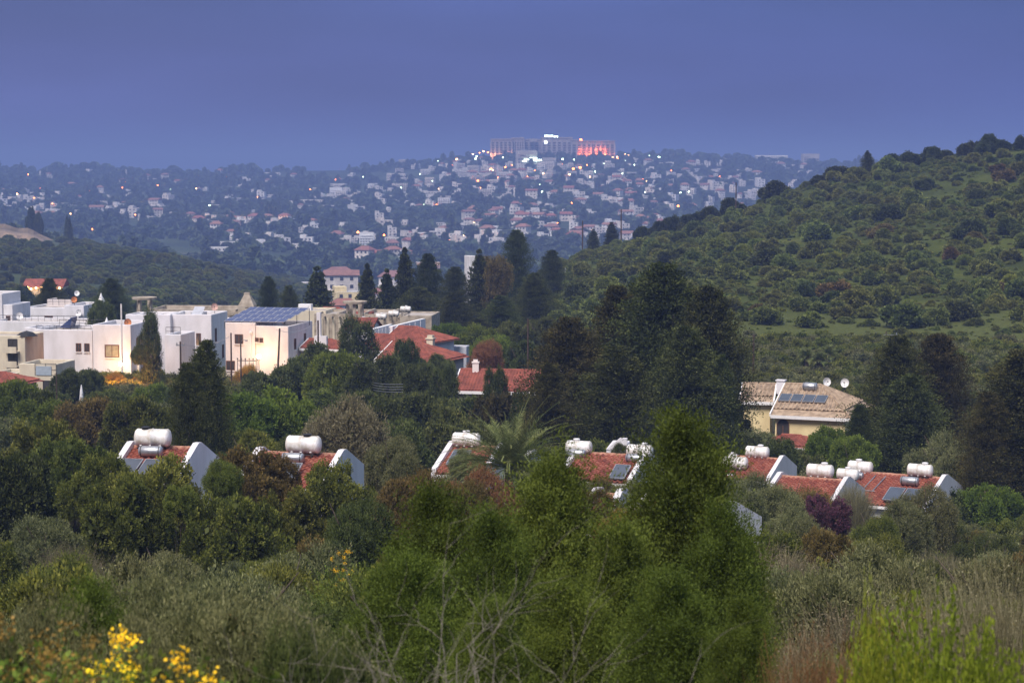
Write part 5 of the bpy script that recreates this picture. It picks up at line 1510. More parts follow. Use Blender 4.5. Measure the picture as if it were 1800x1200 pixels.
# palm
def palm(px, top, D, label, nf=46, fl=3.0, mat=None, base_row=None, seed=5):
    rng = np.random.default_rng(seed); p = at(px, top, D); g = g1(p.x, D)
    hc = p.z - g - fl*.72
    if base_row: hc = at(px, base_row, D).z - g
    t = thing('date_palm', label, 'palm', (p.x, D, g), 0)
    a = MB(); a.tube([(0,0,-.6), (.03,0,hc*.5), (0,0,hc+.1)], [.34, .27, .30], 10); ob('trunk', a.mesh('trunk', M['bark']), t)
    for k in range(nf):
        az = k*2.399 + rng.uniform(-.2, .2); el = math.radians((70 - 66*(k/nf)**.8 if base_row else 82 - 92*(k/nf)**.85) + rng.uniform(-6, 6)); L = fl*rng.uniform(.85, 1.12)
        d = np.array([math.cos(az)*math.cos(el), math.sin(az)*math.cos(el), math.sin(el)])
        n = 14; pts = [np.zeros(3)]; dd = d.copy()
        for i in range(n):
            dd = dd + np.array([0, 0, -.060 - .03*(i/n)]); dd /= np.linalg.norm(dd); pts.append(pts[-1] + dd*L/n)
        pts = np.array(pts)
        Ps = []; side = np.cross(d, [0, 0, 1.]); side = side/np.linalg.norm(side)
        m = 46; kk = (np.arange(m)+.5)/m; q = np.stack([np.interp(kk*n, np.arange(n+1), pts[:, c]) for c in range(3)], 1)
        tan = np.gradient(q, axis=0); tan /= np.linalg.norm(tan, axis=1)[:, None]
        ll = (.46 if base_row else .62)*np.sin(np.clip(kk*1.15+.12, 0, 1)*math.pi)**.6*np.where(kk < .12, .2, 1)+.06
        for sgn in (-1, 1):
            up = np.cross(side, tan); up /= np.linalg.norm(up, axis=1)[:, None]
            ld = tan*.75 + side*sgn*.8 + up*.35 + rng.normal(0, .12, (m, 3)); ld /= np.linalg.norm(ld, axis=1)[:, None]
            wv = np.cross(ld, up)*.017
            tip = q + ld*ll[:, None] - np.array([0, 0, .05])
            Ps.append(np.stack([q-wv, q+wv, tip+wv*.2, tip-wv*.2], 1))
        w_ = np.linspace(.022, .006, n)[:, None]
        for v in (side, np.array([0, 0, 1.])):
            Ps.append(np.stack([pts[:-1]-v*w_, pts[:-1]+v*w_, pts[1:]+v*w_*.8, pts[1:]-v*w_*.8], 1))
        P = np.vstack(Ps)
        ob('frond', qmesh('frond', P, np.clip(rng.uniform(0, .8, len(P))+rng.uniform(0, .2), 0, 1), mat or M['f_palm']), t, (0, 0, hc))
    return t
palm(897, 708, 93, 'date palm with arching fronds between the bungalows', 120, 4.0, base_row=822)
for (px, top, D, s) in ((1418, 612, 214, 1.3), (1456, 606, 216, 1.5), (1440, 618, 210, 1.2)):
    o = palm(px, top, D, '', 26, s, seed=px); o.name = 'fan_palm'; LABELLED.append((o, 'fan palm with drooping dry fronds behind the yellow house', px))
# yellow-green leafy shrubs bottom right
for (px, top, D, w, lab) in ((1640, 1100, 13.5, 440, 'bright yellow-green leafy shrub in the lower right corner'), (1550, 1150, 13, 260, 'smaller bright yellow-green shrub left of the one in the lower right corner'),
                             (1740, 1150, 13, 330, 'yellow-green shrub half leafless at the lower right'), (1528, 1075, 15, 90, 'single upright yellow-green shoot above the lower right shrub')):
    place('spray', px, top, D, w, label=lab, lift=False)
place('twig', 1440, 1130, 14.5, 260, mat=G['f_rust'], label='rust-red twiggy shrub at the bottom right', lift=False)
place('twig', 1780, 1010, 20, 300, label='tall pale dry stems at the right edge', lift=False)
place('twig', 1690, 1020, 21, 280, label='dry brown stems left of the right edge', lift=False)
# bottom left
for (px, top, D, w, m, lab) in ((340, 1010, 17, 560, 'f_olive', 'broad blurred grey-green shrub at lower left'), (480, 1060, 15, 520, 'f_olive', 'grey-green shrub at the bottom left of centre'),
                                (110, 1050, 15, 460, 'f_olive', 'grey-green shrub behind the yellow flowers'), (250, 1085, 14.5, 420, 'f_olive', None), (560, 1120, 14, 360, 'f_olive_dark', None)):
    place('olive_near', px, top, D, w, mat=G[m], label=lab, lift=False)
def flowers(px, top, D, w, label, n=26, heads=3.0, seed=1, mat=None):
    rng = np.random.default_rng(seed); rnd = random.Random(seed)
    p = at(px, top, D); g = g1(p.x, D); h = p.z-g; R_ = w/F*D/2
    t = thing('yellow_flowering_plant', label, 'plant', (p.x, D, g), 0, 'yellow flowering plants at the lower left')
    ob('stems', twigs('stems', G['f_bright'], seed+50, R_*1.2, h*.96, 500, 4, .004, 3, .4, .05), t)
    c = []; d = []
    for k in range(n):
        a = rnd.uniform(0, 6.28); r = R_*math.sqrt(rnd.random()); z = h*(1-.45*rnd.random()*(.4+r/R_))
        k2 = int(18*heads)
        q = np.array([math.cos(a)*r, math.sin(a)*r, z]) + rng.normal(0, .028, (k2, 3)); c.append(q); d.append(rng.normal(0, 1, (k2, 3))+[0, 0, .6])
    c = np.vstack(c); d = np.vstack(d)
    ob('blossom', qmesh('blossom', leaves(c, d, .022, .009, rng), rng.uniform(0, 1, len(c)), mat or G['petal']), t)
flowers(225, 1118, 10.5, 60, 'brightest cluster of yellow flowers at the lower left', 24, 1.1)
flowers(190, 1168, 10, 90, 'yellow flowers spreading below the brightest cluster', 16, 1.1, 2)
flowers(50, 1090, 10.5, 170, 'ochre yellow flowering plant at the left edge', 40, 1.2, 3, G['f_ochre'])
flowers(110, 1130, 9.6, 200, 'dull yellow flowering plant in the lower left corner', 40, 1.2, 4, G['f_ochre'])
flowers(330, 1150, 9.4, 120, 'sparse yellow flowers right of the brightest cluster', 14, 1.4, 5)
flowers(440, 1175, 9.2, 90, 'low sparse yellow flowers left of the dead branches', 8, 1.2, 6)
flowers(600, 966, 50, 44, 'small yellow broom bush in mid-slope left of the conifers', 20, 2.2, 7)
# dead branches
def deadbush(px, top, D, w, label, seed, n=34):
    rnd = random.Random(seed); p = at(px, top, D); g = g1(p.x, D); h = p.z-g; R_ = w/F*D/2
    t = thing('dead_shrub', label, 'dead shrub', (p.x, D, g), 0)
    for k in range(n):
        a = rnd.uniform(0, 6.28); ph = rnd.uniform(.05, 1.25); L = h*rnd.uniform(.7, 1.1); b = MB()
        def grow(q, d, L, r, depth):
            pts = [q]; rr = [r]; m = 5
            for i in range(m):
                d = (d + Vector((rnd.gauss(0,.2), rnd.gauss(0,.2), rnd.gauss(.04,.16)))).normalized(); q = q + d*L/m; pts.append(q); rr.append(r*(1-.75*(i+1)/m))
                if depth and rnd.random() < .8:
                    grow(q, (d + Vector((rnd.gauss(0,.8), rnd.gauss(0,.8), rnd.gauss(.1,.5)))).normalized(), L*rnd.uniform(.25, .5), r*.5*(1-i/m)+.001, depth-1)
            b.tube(pts, rr, 4, caps=False)
        grow(Vector((rnd.gauss(0, .1), rnd.gauss(0, .1), -.1)), Vector((math.cos(a)*math.sin(ph)*R_/h*1.6, math.sin(a)*math.sin(ph)*.8, math.cos(ph))).normalized(), L, .0085, 2)
        ob('branch', b.mesh('branch', M['bark_pale']), t)
deadbush(722, 1118, 12.5, 190, 'pale bare dead branches at the bottom centre', 3, 26)
deadbush(860, 1150, 11.8, 130, 'second tangle of bare pale branches right of the first', 4, 16)
deadbush(640, 1160, 12.0, 110, 'sparse bare branches left of the pale dead ones', 5, 14)

# ------------------------------------------------------------------ scattered shrubs on the near slope
KEEP = [  # px0, px1, row0, row1, distance of what must stay visible
 (185, 395, 745, 840, 88), (325, 345, 860, 900, 88), (490, 655, 760, 842, 90), (755, 1000, 700, 825, 100), (975, 1160, 765, 828, 110), (1270, 1420, 775, 842, 120),
 (1360, 1545, 800, 930, 115), (1500, 1705, 815, 905, 124), (1285, 1365, 888, 948, 82), (1300, 1480, 655, 756, 176), (0, 660, 515, 672, 225), (640, 810, 535, 655, 215),
 (780, 950, 638, 688, 184), (400, 520, 560, 662, 200), (820, 870, 830, 900, 66), (130, 155, 672, 715, 165), (1060, 1110, 860, 900, 60)]
def blocked(px, top, wpx, D, bot):
    for (a, b, r0, r1, d) in KEEP:
        if D < d and px+wpx/2 > a+4 and px-wpx/2 < b-4 and top < r1-3 and bot > r0: return True
    return False
random.seed(23)
NS = 0
def zonemat(px, D):
    u = wob(px, D*6, 90, 5) + random.gauss(0, .9)
    if u < -1.3: return 'lentisk', 'f_lentisk', 'clumpy green shrub'
    if u < -.5: return 'olive', 'f_lentisk', 'leafy mid-green shrub'
    if u < .0: return 'lentisk', 'f_lentisk_red', 'russet-tinged clumpy shrub'
    if u < .8: return 'olive', 'f_olive', 'grey-green olive shrub'
    if u < 1.5: return 'olive', 'f_olive_dark', 'dark grey-green shrub'
    if u < 2.2: return 'twig', 'f_dry', 'dry brown twiggy shrub'
    return 'olive', 'f_rust' if random.random() < .3 else 'f_lentisk', 'mixed leafy shrub'
D = 13.5
while D < 128:
    nrow = max(4, int(1950 / (3.0 / D * F) * 1.05))
    for i in range(nrow):
        px = -60 + 1920*(i + random.random())/nrow
        DD = D*random.uniform(.97, 1.04)
        sp, m, wd = zonemat(px, DD)
        if px > 1330 and DD < 70 and random.random() < .65: sp, m, wd = ('twig', 'f_dry', 'dry brown twiggy shrub') if random.random() < .22 else ('olive', 'f_olive', 'grey-green olive shrub')
        if DD < 30 and 620 < px < 1340: continue
        if DD < 16 and (px < 1350 or px > 1400): continue
        h = random.uniform(1.6, 3.1) if DD > 25 else random.uniform(1.4, 2.1)
        if DD > 95: h *= 1.2
        w = h*random.uniform(1.0, 1.5)
        x = (px-900)/F*DD; g = g1(x, DD)
        for tries in range(4):
            top = proj(x, DD, g+h)[1]; bot = proj(x, DD, g)[1]; wpx = w/DD*F
            if not blocked(px, top, wpx, DD, bot): break
            h *= .72; w *= .8
        else: continue
        if h < .7 or bot < 0: continue
        place('olive_near' if sp == 'olive' and DD < 30 else sp, px, top, DD, wpx, mat=G[m], words=wd, name={'f_dry': 'twiggy_shrub', 'f_rust': 'russet_shrub', 'f_lentisk_red': 'russet_shrub', 'f_lentisk': 'lentisk_shrub'}.get(m, 'olive_shrub'),
              group='shrubs scattered over the near slope', cat='shrub'); NS += 1
    D *= 1.115
# trees further down
D = 128
while D < 232:
    nrow = int(1900 / (5.0 / D * F))
    for i in range(nrow):
        px = -40 + 1880*(i + random.random())/nrow; DD = D*random.uniform(.97, 1.04)
        h = random.uniform(3.0, 5.5); w = random.uniform(3.5, 5.5)
        x = (px-900)/F*DD; g = g1(x, DD)
        if px > 1280 and DD > 175:
            if random.random() < .35: continue
            h = random.uniform(1.0, 1.9); w = random.uniform(2, 3.5)
        for tries in range(4):
            top = proj(x, DD, g+h)[1]; bot = proj(x, DD, g)[1]; wpx = w/DD*F
            if not blocked(px, top, wpx, DD, bot): break
            h *= .7; w *= .85
        else: continue
        if h < .9: continue
        u = random.random()
        if px > 1280 and DD > 175: place('hill', px, top, DD, wpx, words='low green scrub bush', name='scrub_bush', group='scrub bushes in the right valley', cat='shrub')
        else: place('broad' if u < .6 else 'loose', px, top, DD, wpx, mat=G[random.choice(['f_olive_dark', 'f_bright', 'f_lentisk', 'f_olive_dark', 'f_olive'])], words='bushy tree', group='bushy trees on the lower slope'); NS += 1
    D *= 1.13
print('near plants', NS)

# ------------------------------------------------------------------ right hillside
HZ = []
def hz(px, row, sx, what='hillside'):
    v = 'lowest on' if row > 560 else ('low on' if row > 500 else ('halfway up' if row > 420 else ('high on' if row > 350 else 'atop')))
    h = 'left end' if px < 1150 else ('left part' if px < 1330 else ('centre' if px < 1500 else ('right part' if px < 1660 else 'right edge')))
    return f'{v} the right hillside, {h}'
random.seed(31)
rngh = np.random.default_rng(5)
cnt = 0; pts = []
tries = 0
while cnt < 285 and tries < 20000:
    tries += 1
    px = random.uniform(860, 1850); DD = random.uniform(250, 455)
    x = (px-900)/F*DD; g = g1(x, DD); row = proj(x, DD, g)[1]
    lim = np.interp(px, [860, 1000, 1100, 1200, 1500, 1800], [330, 360, 390, 430, 460, 470])
    if DD > lim: continue
    sz = random.uniform(.55, 1.1) if random.random() < .72 else random.uniform(1.1, 1.6)
    if any((x-a)**2+(DD-b)**2 < (2.0*(sz+c))**2*.62 for a, b, c in pts): continue
    pts.append((x, DD, sz)); cnt += 1
    k = rngh.integers(0, 3); sxy = sz*random.uniform(.9, 1.15)
    big = 'large' if sz > 1.35 else ('medium' if sz > 1.0 else 'small')
    t = thing('hillside_shrub', '', 'shrub', (x, DD, g-.15), random.uniform(0, 6.28), 'rounded shrubs on the right hillside', PR['hill']['crowns'][k])
    t.scale = (sxy, sxy, sz*random.uniform(.75, 1.0))
    u = random.random()
    if u < .12: setmat(t, G['f_hill_light']); sh = 'light green'
    elif u < .17: setmat(t, G['f_rust'] if False else G['f_lentisk_red']); sh = 'brownish'
    elif u < .35: setmat(t, G['f_olive_dark']); sh = 'grey-green'
    else: sh = 'green'
    LABELLED.append((t, f'{big} {sh} shrub {hz(px, row, sz)}', px))
# skyline trees
for (px, row, w) in ((1405, 335, 40), (1370, 318, 60), (1480, 290, 62), (1350, 325, 40), (1440, 308, 36), (1565, 268, 50), (1600, 266, 46), (1640, 258, 46), (1665, 262, 40), (1700, 248, 34),
                     (1732, 236, 42), (1760, 243, 40), (1795, 238, 34), (1525, 265, 26), (1290, 348, 46), (1250, 360, 44), (1215, 373, 42), (1160, 388, 40), (1130, 395, 34), (1180, 378, 36)):
    D = float(np.interp(px, [1100, 1500, 1800], [462, 456, 450]))
    place('hill' if w > 30 else 'layer', px, row, D, w, mat=G['f_dark'] if w > 30 else None, words='dark round bush on the right ridge skyline', name='skyline_bush', cat='bush', group='dark bushes along the right ridge skyline', lift=False, loc_words=False)

def scatter(name, protos, P, scl, rot, idx, mats=None, kind='stuff'):
    """one object: geometry-node instances of prototype meshes on a point list"""
    me = bpy.data.meshes.new(name); me.vertices.add(len(P)); me.vertices.foreach_set('co', np.asarray(P, np.float32).ravel())
    for nm, arr, ty in (('scl', scl, 'FLOAT_VECTOR'), ('rot', rot, 'FLOAT'), ('idx', idx, 'INT')):
        a = me.attributes.new(nm, ty, 'POINT')
        if ty == 'FLOAT_VECTOR': a.data.foreach_set('vector', np.asarray(arr, np.float32).ravel())
        else: a.data.foreach_set('value', np.asarray(arr, np.int32 if ty == 'INT' else np.float32))
    o = ob(name, me); o['kind'] = kind
    ng = bpy.data.node_groups.new(name, 'GeometryNodeTree')
    ng.interface.new_socket('Geometry', in_out='INPUT', socket_type='NodeSocketGeometry'); ng.interface.new_socket('Geometry', in_out='OUTPUT', socket_type='NodeSocketGeometry')
    N = ng.nodes; Lk = ng.links; gi = N.new('NodeGroupInput'); go = N.new('NodeGroupOutput'); j = N.new('GeometryNodeJoinGeometry')
    def attr(n, dt):
        a = N.new('GeometryNodeInputNamedAttribute'); a.data_type = dt; a.inputs['Name'].default_value = n
        return a.outputs['Attribute']
    sc, ro, ix = attr('scl', 'FLOAT_VECTOR'), attr('rot', 'FLOAT'), attr('idx', 'INT')
    cx = N.new('ShaderNodeCombineXYZ'); Lk.new(ro, cx.inputs['Z'])
    for k, (pm, mt) in enumerate(zip(protos, mats or [None]*len(protos))):
        po = bpy.data.objects.new('scatter_source', pm.copy() if mt else pm)
        if mt: po.data.materials[0] = mt
        oi = N.new('GeometryNodeObjectInfo'); oi.inputs['Object'].default_value = po; oi.inputs['As Instance'].default_value = True
        cmp_ = N.new('FunctionNodeCompare'); cmp_.data_type = 'INT'; cmp_.operation = 'EQUAL'; Lk.new(ix, cmp_.inputs[2]); cmp_.inputs[3].default_value = k
        ip = N.new('GeometryNodeInstanceOnPoints')
        Lk.new(gi.outputs[0], ip.inputs['Points']); Lk.new(cmp_.outputs[0], ip.inputs['Selection']); Lk.new(oi.outputs['Geometry'], ip.inputs['Instance'])
        Lk.new(cx.outputs[0], ip.inputs['Rotation']); Lk.new(sc, ip.inputs['Scale']); Lk.new(ip.outputs[0], j.inputs[0])
    Lk.new(j.outputs[0], go.inputs[0])
    md = o.modifiers.new('scatter', 'NODES'); md.node_group = ng
    return o
def fieldpts(n, px0, px1, d0, d1, rng, lim=None):
    px = rng.uniform(px0, px1, n); D = np.sqrt(rng.uniform(d0**2, d1**2, n)) ; x = (px-900)/F*D
    z = gz(x, D); return px, x, D, z
rng = np.random.default_rng(77)
# low brush on the right hill
px, x, D, z = fieldpts(17000, 830, 1900, 225, 480, rng)
keep = (wob(x, D, 14, 3)+rng.normal(0, 1.1, len(x)) > .1) & (D < np.interp(px, [860, 1000, 1100, 1200, 1500, 1800], [340, 470, 480, 480, 480, 475]))
x, D, z = x[keep], D[keep], z[keep]; n = len(x); s = rng.uniform(.22, .42, n)+.6*rng.uniform(0, 1, n)**3;s = s*np.where(D < 262, .65, 1)
scatter('hillside_brush', PR['brush']['crowns']+PR['hill']['crowns'][:1], np.stack([x, D, z-.1], 1), np.stack([s*1.2, s*1.2, s*rng.uniform(.6, 1.1, n)], 1)*np.where(rng.integers(0, 5, n) == 4, .6, 1)[:, None], rng.uniform(0, 6.28, n),
        rng.choice([0, 0, 1, 1, 2], n), [G['f_hill_light'], G['f_hill'], G['f_hill']])
# left hill maquis
px, x, D, z = fieldpts(5200, -200, 700, 430, 1080, rng)
keep = (wob(x, D, 26, 8)+rng.normal(0, .9, len(x)) > -.55) & ~((px < 105) & (D > 850) & (D < 985))
x, D, z = x[keep], D[keep], z[keep]; n = len(x); s = rng.uniform(.6, 1.6, n)
scatter('maquis_scrub', PR['hill']['crowns'][:2], np.stack([x, D, z-.2], 1), np.stack([s, s, s*.8], 1), rng.uniform(0, 6.28, n), rng.integers(0, 2, n), [G['f_hill'], G['f_olive_dark']])
# ground cover on the near slope
px, x, D, z = fieldpts(9000, -100, 1900, 8, 235, rng)
n = len(x); s = rng.uniform(.6, 1.5, n)*np.clip(D/60, .5, 2)
ok = np.ones(n, bool)
scatter('undergrowth', PR['tuft']['crowns'], np.stack([x, D, z-.05], 1), np.stack([s, s, s*.8], 1), rng.uniform(0, 6.28, n), rng.integers(0, 2, n), [G['f_lentisk'], G['f_olive']])
# ------------------------------------------------------------------ the town
random.seed(51)
def thouse(kind, seed, parts=False):
    """far house meshes; returns list of (name, mesh)"""
    rnd = random.Random(seed); w = MB(); r = MB(); wins = []
    W = rnd.uniform(9, 13); Dp = rnd.uniform(8, 11); H = rnd.choice([6.2, 6.4, 9.2]) if kind != 'long' else rnd.choice([3.6, 6.4])
    if kind == 'long': W = rnd.uniform(26, 44)
    if kind == 'block': W, Dp, H = rnd.uniform(18, 26), 12, rnd.uniform(12, 17)
    def wrow(x0, x1, y, z0, n, ww=1.1, hh=1.3):
        for k in range(n): wins.append((x0+(x1-x0)*(k+.5)/n, y, z0, ww, hh))
    if kind in ('flat', 'long', 'block'):
        w.box(-W/2, W/2, -Dp/2, Dp/2, -6, H); r.box(-W/2+.3, W/2-.3, -Dp/2+.3, Dp/2-.3, H-.4, H+.05, 0)
        fl = max(1, int(H//3.05))
        for f in range(fl): wrow(-W/2+.6, W/2-.6, -Dp/2, f*3.05+1.0, max(2, int(W/3.2)), 1.3 if kind != 'block' else 1.5, 1.4)
        if kind == 'flat':
            q = rnd.uniform(.35, .6)*W; s = rnd.choice([-1, 1])
            w.box(min(s*W/2, s*(W/2-q)), max(s*W/2, s*(W/2-q)), -Dp/2+1.6, Dp/2-.5, H+.06, H+rnd.uniform(1.8, 3.0))
            w.box(-s*W/2*.2, -s*W/2*.2+3.2, -Dp/2-1.4, -Dp/2-.01, 2.9, 3.15)
            w.box(-s*W/2*.2, -s*W/2*.2+3.2, -Dp/2-1.4, -Dp/2-1.3, 3.15, 4.0)
        if kind == 'block':
            for f in range(fl): w.box(-W/2+1, W/2-1, -Dp/2-1.2, -Dp/2-.01, f*3.05+.0, f*3.05+.25)
    else:
        w.box(-W/2, W/2, -Dp/2, Dp/2, -6, H); e = .6; hh = rnd.uniform(1.8, 2.6); k = W*.24 if kind == 'hip' else 0
        a = [(-W/2-e, -Dp/2-e, H), (W/2+e, -Dp/2-e, H), (W/2+e, Dp/2+e, H), (-W/2-e, Dp/2+e, H), (-W/2+k-e*(k == 0), 0, H+hh), (W/2-k+e*(k == 0), 0, H+hh)]
        b = [(p[0], p[1], p[2]-.25) for p in a[:4]]
        r.add(a+b, [(0,1,5,4), (2,3,4,5), (3,0,4), (1,2,5), (6,9,8,7), (0,6,7,1), (1,7,8,2), (2,8,9,3), (3,9,6,0)])
        for f in range(int(H//3.05)): wrow(-W/2+.6, W/2-.6, -Dp/2, f*3.05+1.0, 3, 1.3, 1.4)
        q = rnd.uniform(4, 6); s = rnd.choice([-1, 1])
        w.box(min(s*W/2, s*(W/2-q)), max(s*W/2, s*(W/2-q)), -Dp/2-2.2, -Dp/2-.01, -6, 3.0)
    return w, r, wins, (W, Dp, H)

def tlabel(px, row):
    if row < 320 and px < 560: z = 'on the far left ridge'
    elif row > 430: z = 'in the valley right behind the dark conifers' if px > 560 else 'in the valley beyond the left hill'
    elif px < 160: z = 'in the white cluster at the far left'
    elif px < 320: z = 'in the cluster right of the far left one'
    elif px < 560: z = 'in the orange-lit row' if row > 380 else 'on the slope left of centre'
    elif px < 760: z = 'on the slope left below the hotel' if row < 370 else 'in the lower town left of centre'
    elif px < 900: z = 'just left below the hotel' if row < 330 else ('in mid-town left of the hotel' if row < 380 else 'in the lower town near the pinkish lit house')
    elif px < 1010: z = 'directly below the hotel' if row < 330 else ('in mid-town under the hotel' if row < 380 else 'in the lower town under the hotel')
    elif px < 1150: z = 'right below the hotel' if row < 330 else ('in mid-town right of the hotel' if row < 380 else 'in the lower town beside the hillside')
    else: z = 'on the crest right of the hotel' if row < 310 else 'in the far town above the right hillside'
    return z
ZN = [  # px0, px1, row0, row1, n, kinds, colours
 (780, 1180, 284, 318, 46, 'FFFHB'), (1150, 1440, 288, 318, 22, 'FFHL'), (690, 900, 290, 345, 34, 'FFHB'), (900, 1250, 318, 372, 58, 'FFFHG'), (560, 800, 325, 372, 26, 'FLLB'),
 (800, 1180, 372, 432, 56, 'FHFG'), (1250, 1340, 320, 350, 10, 'FF'), (0, 130, 342, 384, 24, 'FFF'), (170, 310, 352, 392, 18, 'FFG'), (345, 525, 388, 404, 16, 'HHFH'),
 (380, 620, 342, 366, 14, 'LLF'), (20, 520, 306, 330, 14, 'FHLH'), (520, 800, 388, 432, 18, 'FFH'), (380, 560, 428, 444, 7, 'LF'), (560, 760, 436, 470, 9, 'HFG'), (700, 900, 420, 440, 10, 'FHF')]
KN = {'F': 'flat', 'H': 'hip', 'G': 'gable', 'L': 'long', 'B': 'block'}
VAR = {k: [thouse(k, 10*i+len(k)) for i in range(5)] for k in KN.values()}
MESHC = {}
def hmesh(kind, i):
    if (kind, i) in MESHC: return MESHC[(kind, i)]
    w, r, wins, dims = VAR[kind][i]
    mb = MB(); mb.add(w.v, w.f, 0); mb.add(r.v, r.f, 1)
    for (x, y, z, ww, hh) in wins: mb.box(x-ww/2, x+ww/2, y-.12, y-.02, z, z+hh, 2)
    full = mb.mesh('town_house', [M['farwall'], M['farflat'] if kind in ('flat', 'long', 'block') else M['farroof'], M['farpane']])
    wm = w.mesh('wall', [M['farwall']]); rm = r.mesh('roof', [M['farflat'] if kind in ('flat', 'long', 'block') else M['farroof']])
    g = MB(); g.box(-.65, .65, -.12, -.02, 0, 1.35); gm = g.mesh('window', [M['farpane']])
    MESHC[(kind, i)] = (full, wm, rm, gm, wins, dims); return MESHC[(kind, i)]
DESC = {'flat': 'pale flat-roofed house', 'hip': 'red hip-roofed house', 'gable': 'red gabled house', 'long': 'long low flat-roofed building', 'block': 'grey-beige apartment block'}
placed = []
def town_house(px, row, kind, i=None, D=None, label=None, scale=1.0, rot=None, mats=None, cat=None, minparts=1250):
    if D is None: D = ground_at(px, row, 1080, 3030)
    x = (px-900)/F*D; g = g1(x, D); i = random.randrange(5) if i is None else i
    full, wm, rm, gm, wins, dims = hmesh(kind, i)
    rot = random.uniform(-.6, .6) if rot is None else rot
    nm = {'block': 'apartment_block', 'long': 'long_building'}.get(kind, 'town_house')
    if D < 1500 or label:
        t = thing(nm, label or '', cat or 'house', (x, D, g), rot, 'town houses beyond the valley')
        t.scale = (scale,)*3
        o1 = ob('wall', wm, t); o2 = ob('roof', rm, t)
        for (wx, wy, wz, ww, hh) in wins[:14]: ob('window', gm, t, (wx, wy, wz))
        if mats: setmat(o1, mats)
    else:
        t = thing(nm, label or '', cat or 'house', (x, D, g), rot, 'town houses beyond the valley', full)
        t.scale = (scale,)*3
        if mats: setmat(t, mats)
    if not label: LABELLED.append((t, DESC[kind] + ' ' + tlabel(px, row), px))
    return t, D
nh = 0
for (a, b, r0, r1, n, kk) in ZN:
    for k in range(n):
        for _ in range(12):
            px = random.uniform(a, b); row = random.uniform(r0, r1)
            if 855 < px < 1090 and row < 290: continue
            if all(abs(px-q[0]) > 9 or abs(row-q[1]) > 5 for q in placed): break
        else: continue
        placed.append((px, row)); kind = KN[random.choice(kk)]
        town_house(px, row, kind, scale=random.uniform(.74, 1.04)*(.68 if kind == 'block' else 1.0)); nh += 1
print('town houses', nh)
# nearer houses in the valley and landmark buildings
m_pink = surf('pinkish_render', (.80, .56, .48), .9, .08, .3)
m_blue = surf('bluish_render', (.50, .60, .72), .9, .06, .3)
town_house(604, 585, 'hip', 1, 610, 'pale blue house with a red hip roof left of the open-columned pavilion', .75, .3, m_blue)
town_house(612, 520, 'flat', 2, 760, 'yellowish flat-roofed house above the pale blue house', .95, .2, M['stucco_yellow'])
town_house(600, 498, 'gable', 1, 900, 'long red-roofed house above the yellowish one', 1.15, .1)
town_house(596, 470, 'hip', 3, 1040, 'large red hip-roofed house at the centre of the valley gap', 1.3, .2)
town_house(545, 474, 'long', 1, 1000, 'long pale building with a red edge left of the large hip roof', .8, .1)
town_house(688, 462, 'hip', 0, 1060, 'red-roofed house seen between the pointed conifers', 1.2, -.1)
town_house(672, 500, 'hip', 2, 830, 'house with a dark roof glimpsed between the pointed conifers', 1.0, -.2)
town_house(752, 441, 'block', 0, 1180, 'pinkish floodlit house in the lower town', .55, .1, m_pink)
town_house(645, 408, 'block', 1, 1560, 'white four-storey block above the lower town', .62, .0, M['white'])
town_house(925, 300, 'block', 2, 2700, 'broad apartment block with bright lit terrace below the hotel', 1.4, .1, M['farwall_grey'])
town_house(965, 292, 'block', 3, 2720, 'tall slim tower directly under the hotel sign', .9, .0, M['farwall_grey'])
town_house(1422, 291, 'block', 4, 3000, 'square block standing alone at the right end of the crest', 1.2, .1, M['farwall_grey'])
town_house(592, 344, 'block', 1, 2300, 'white block with a floodlight left of centre', .8, 0, M['white'])
town_house(1035, 345, 'long', 0, 2300, 'long slab building in mid-town', 1.0, .1)
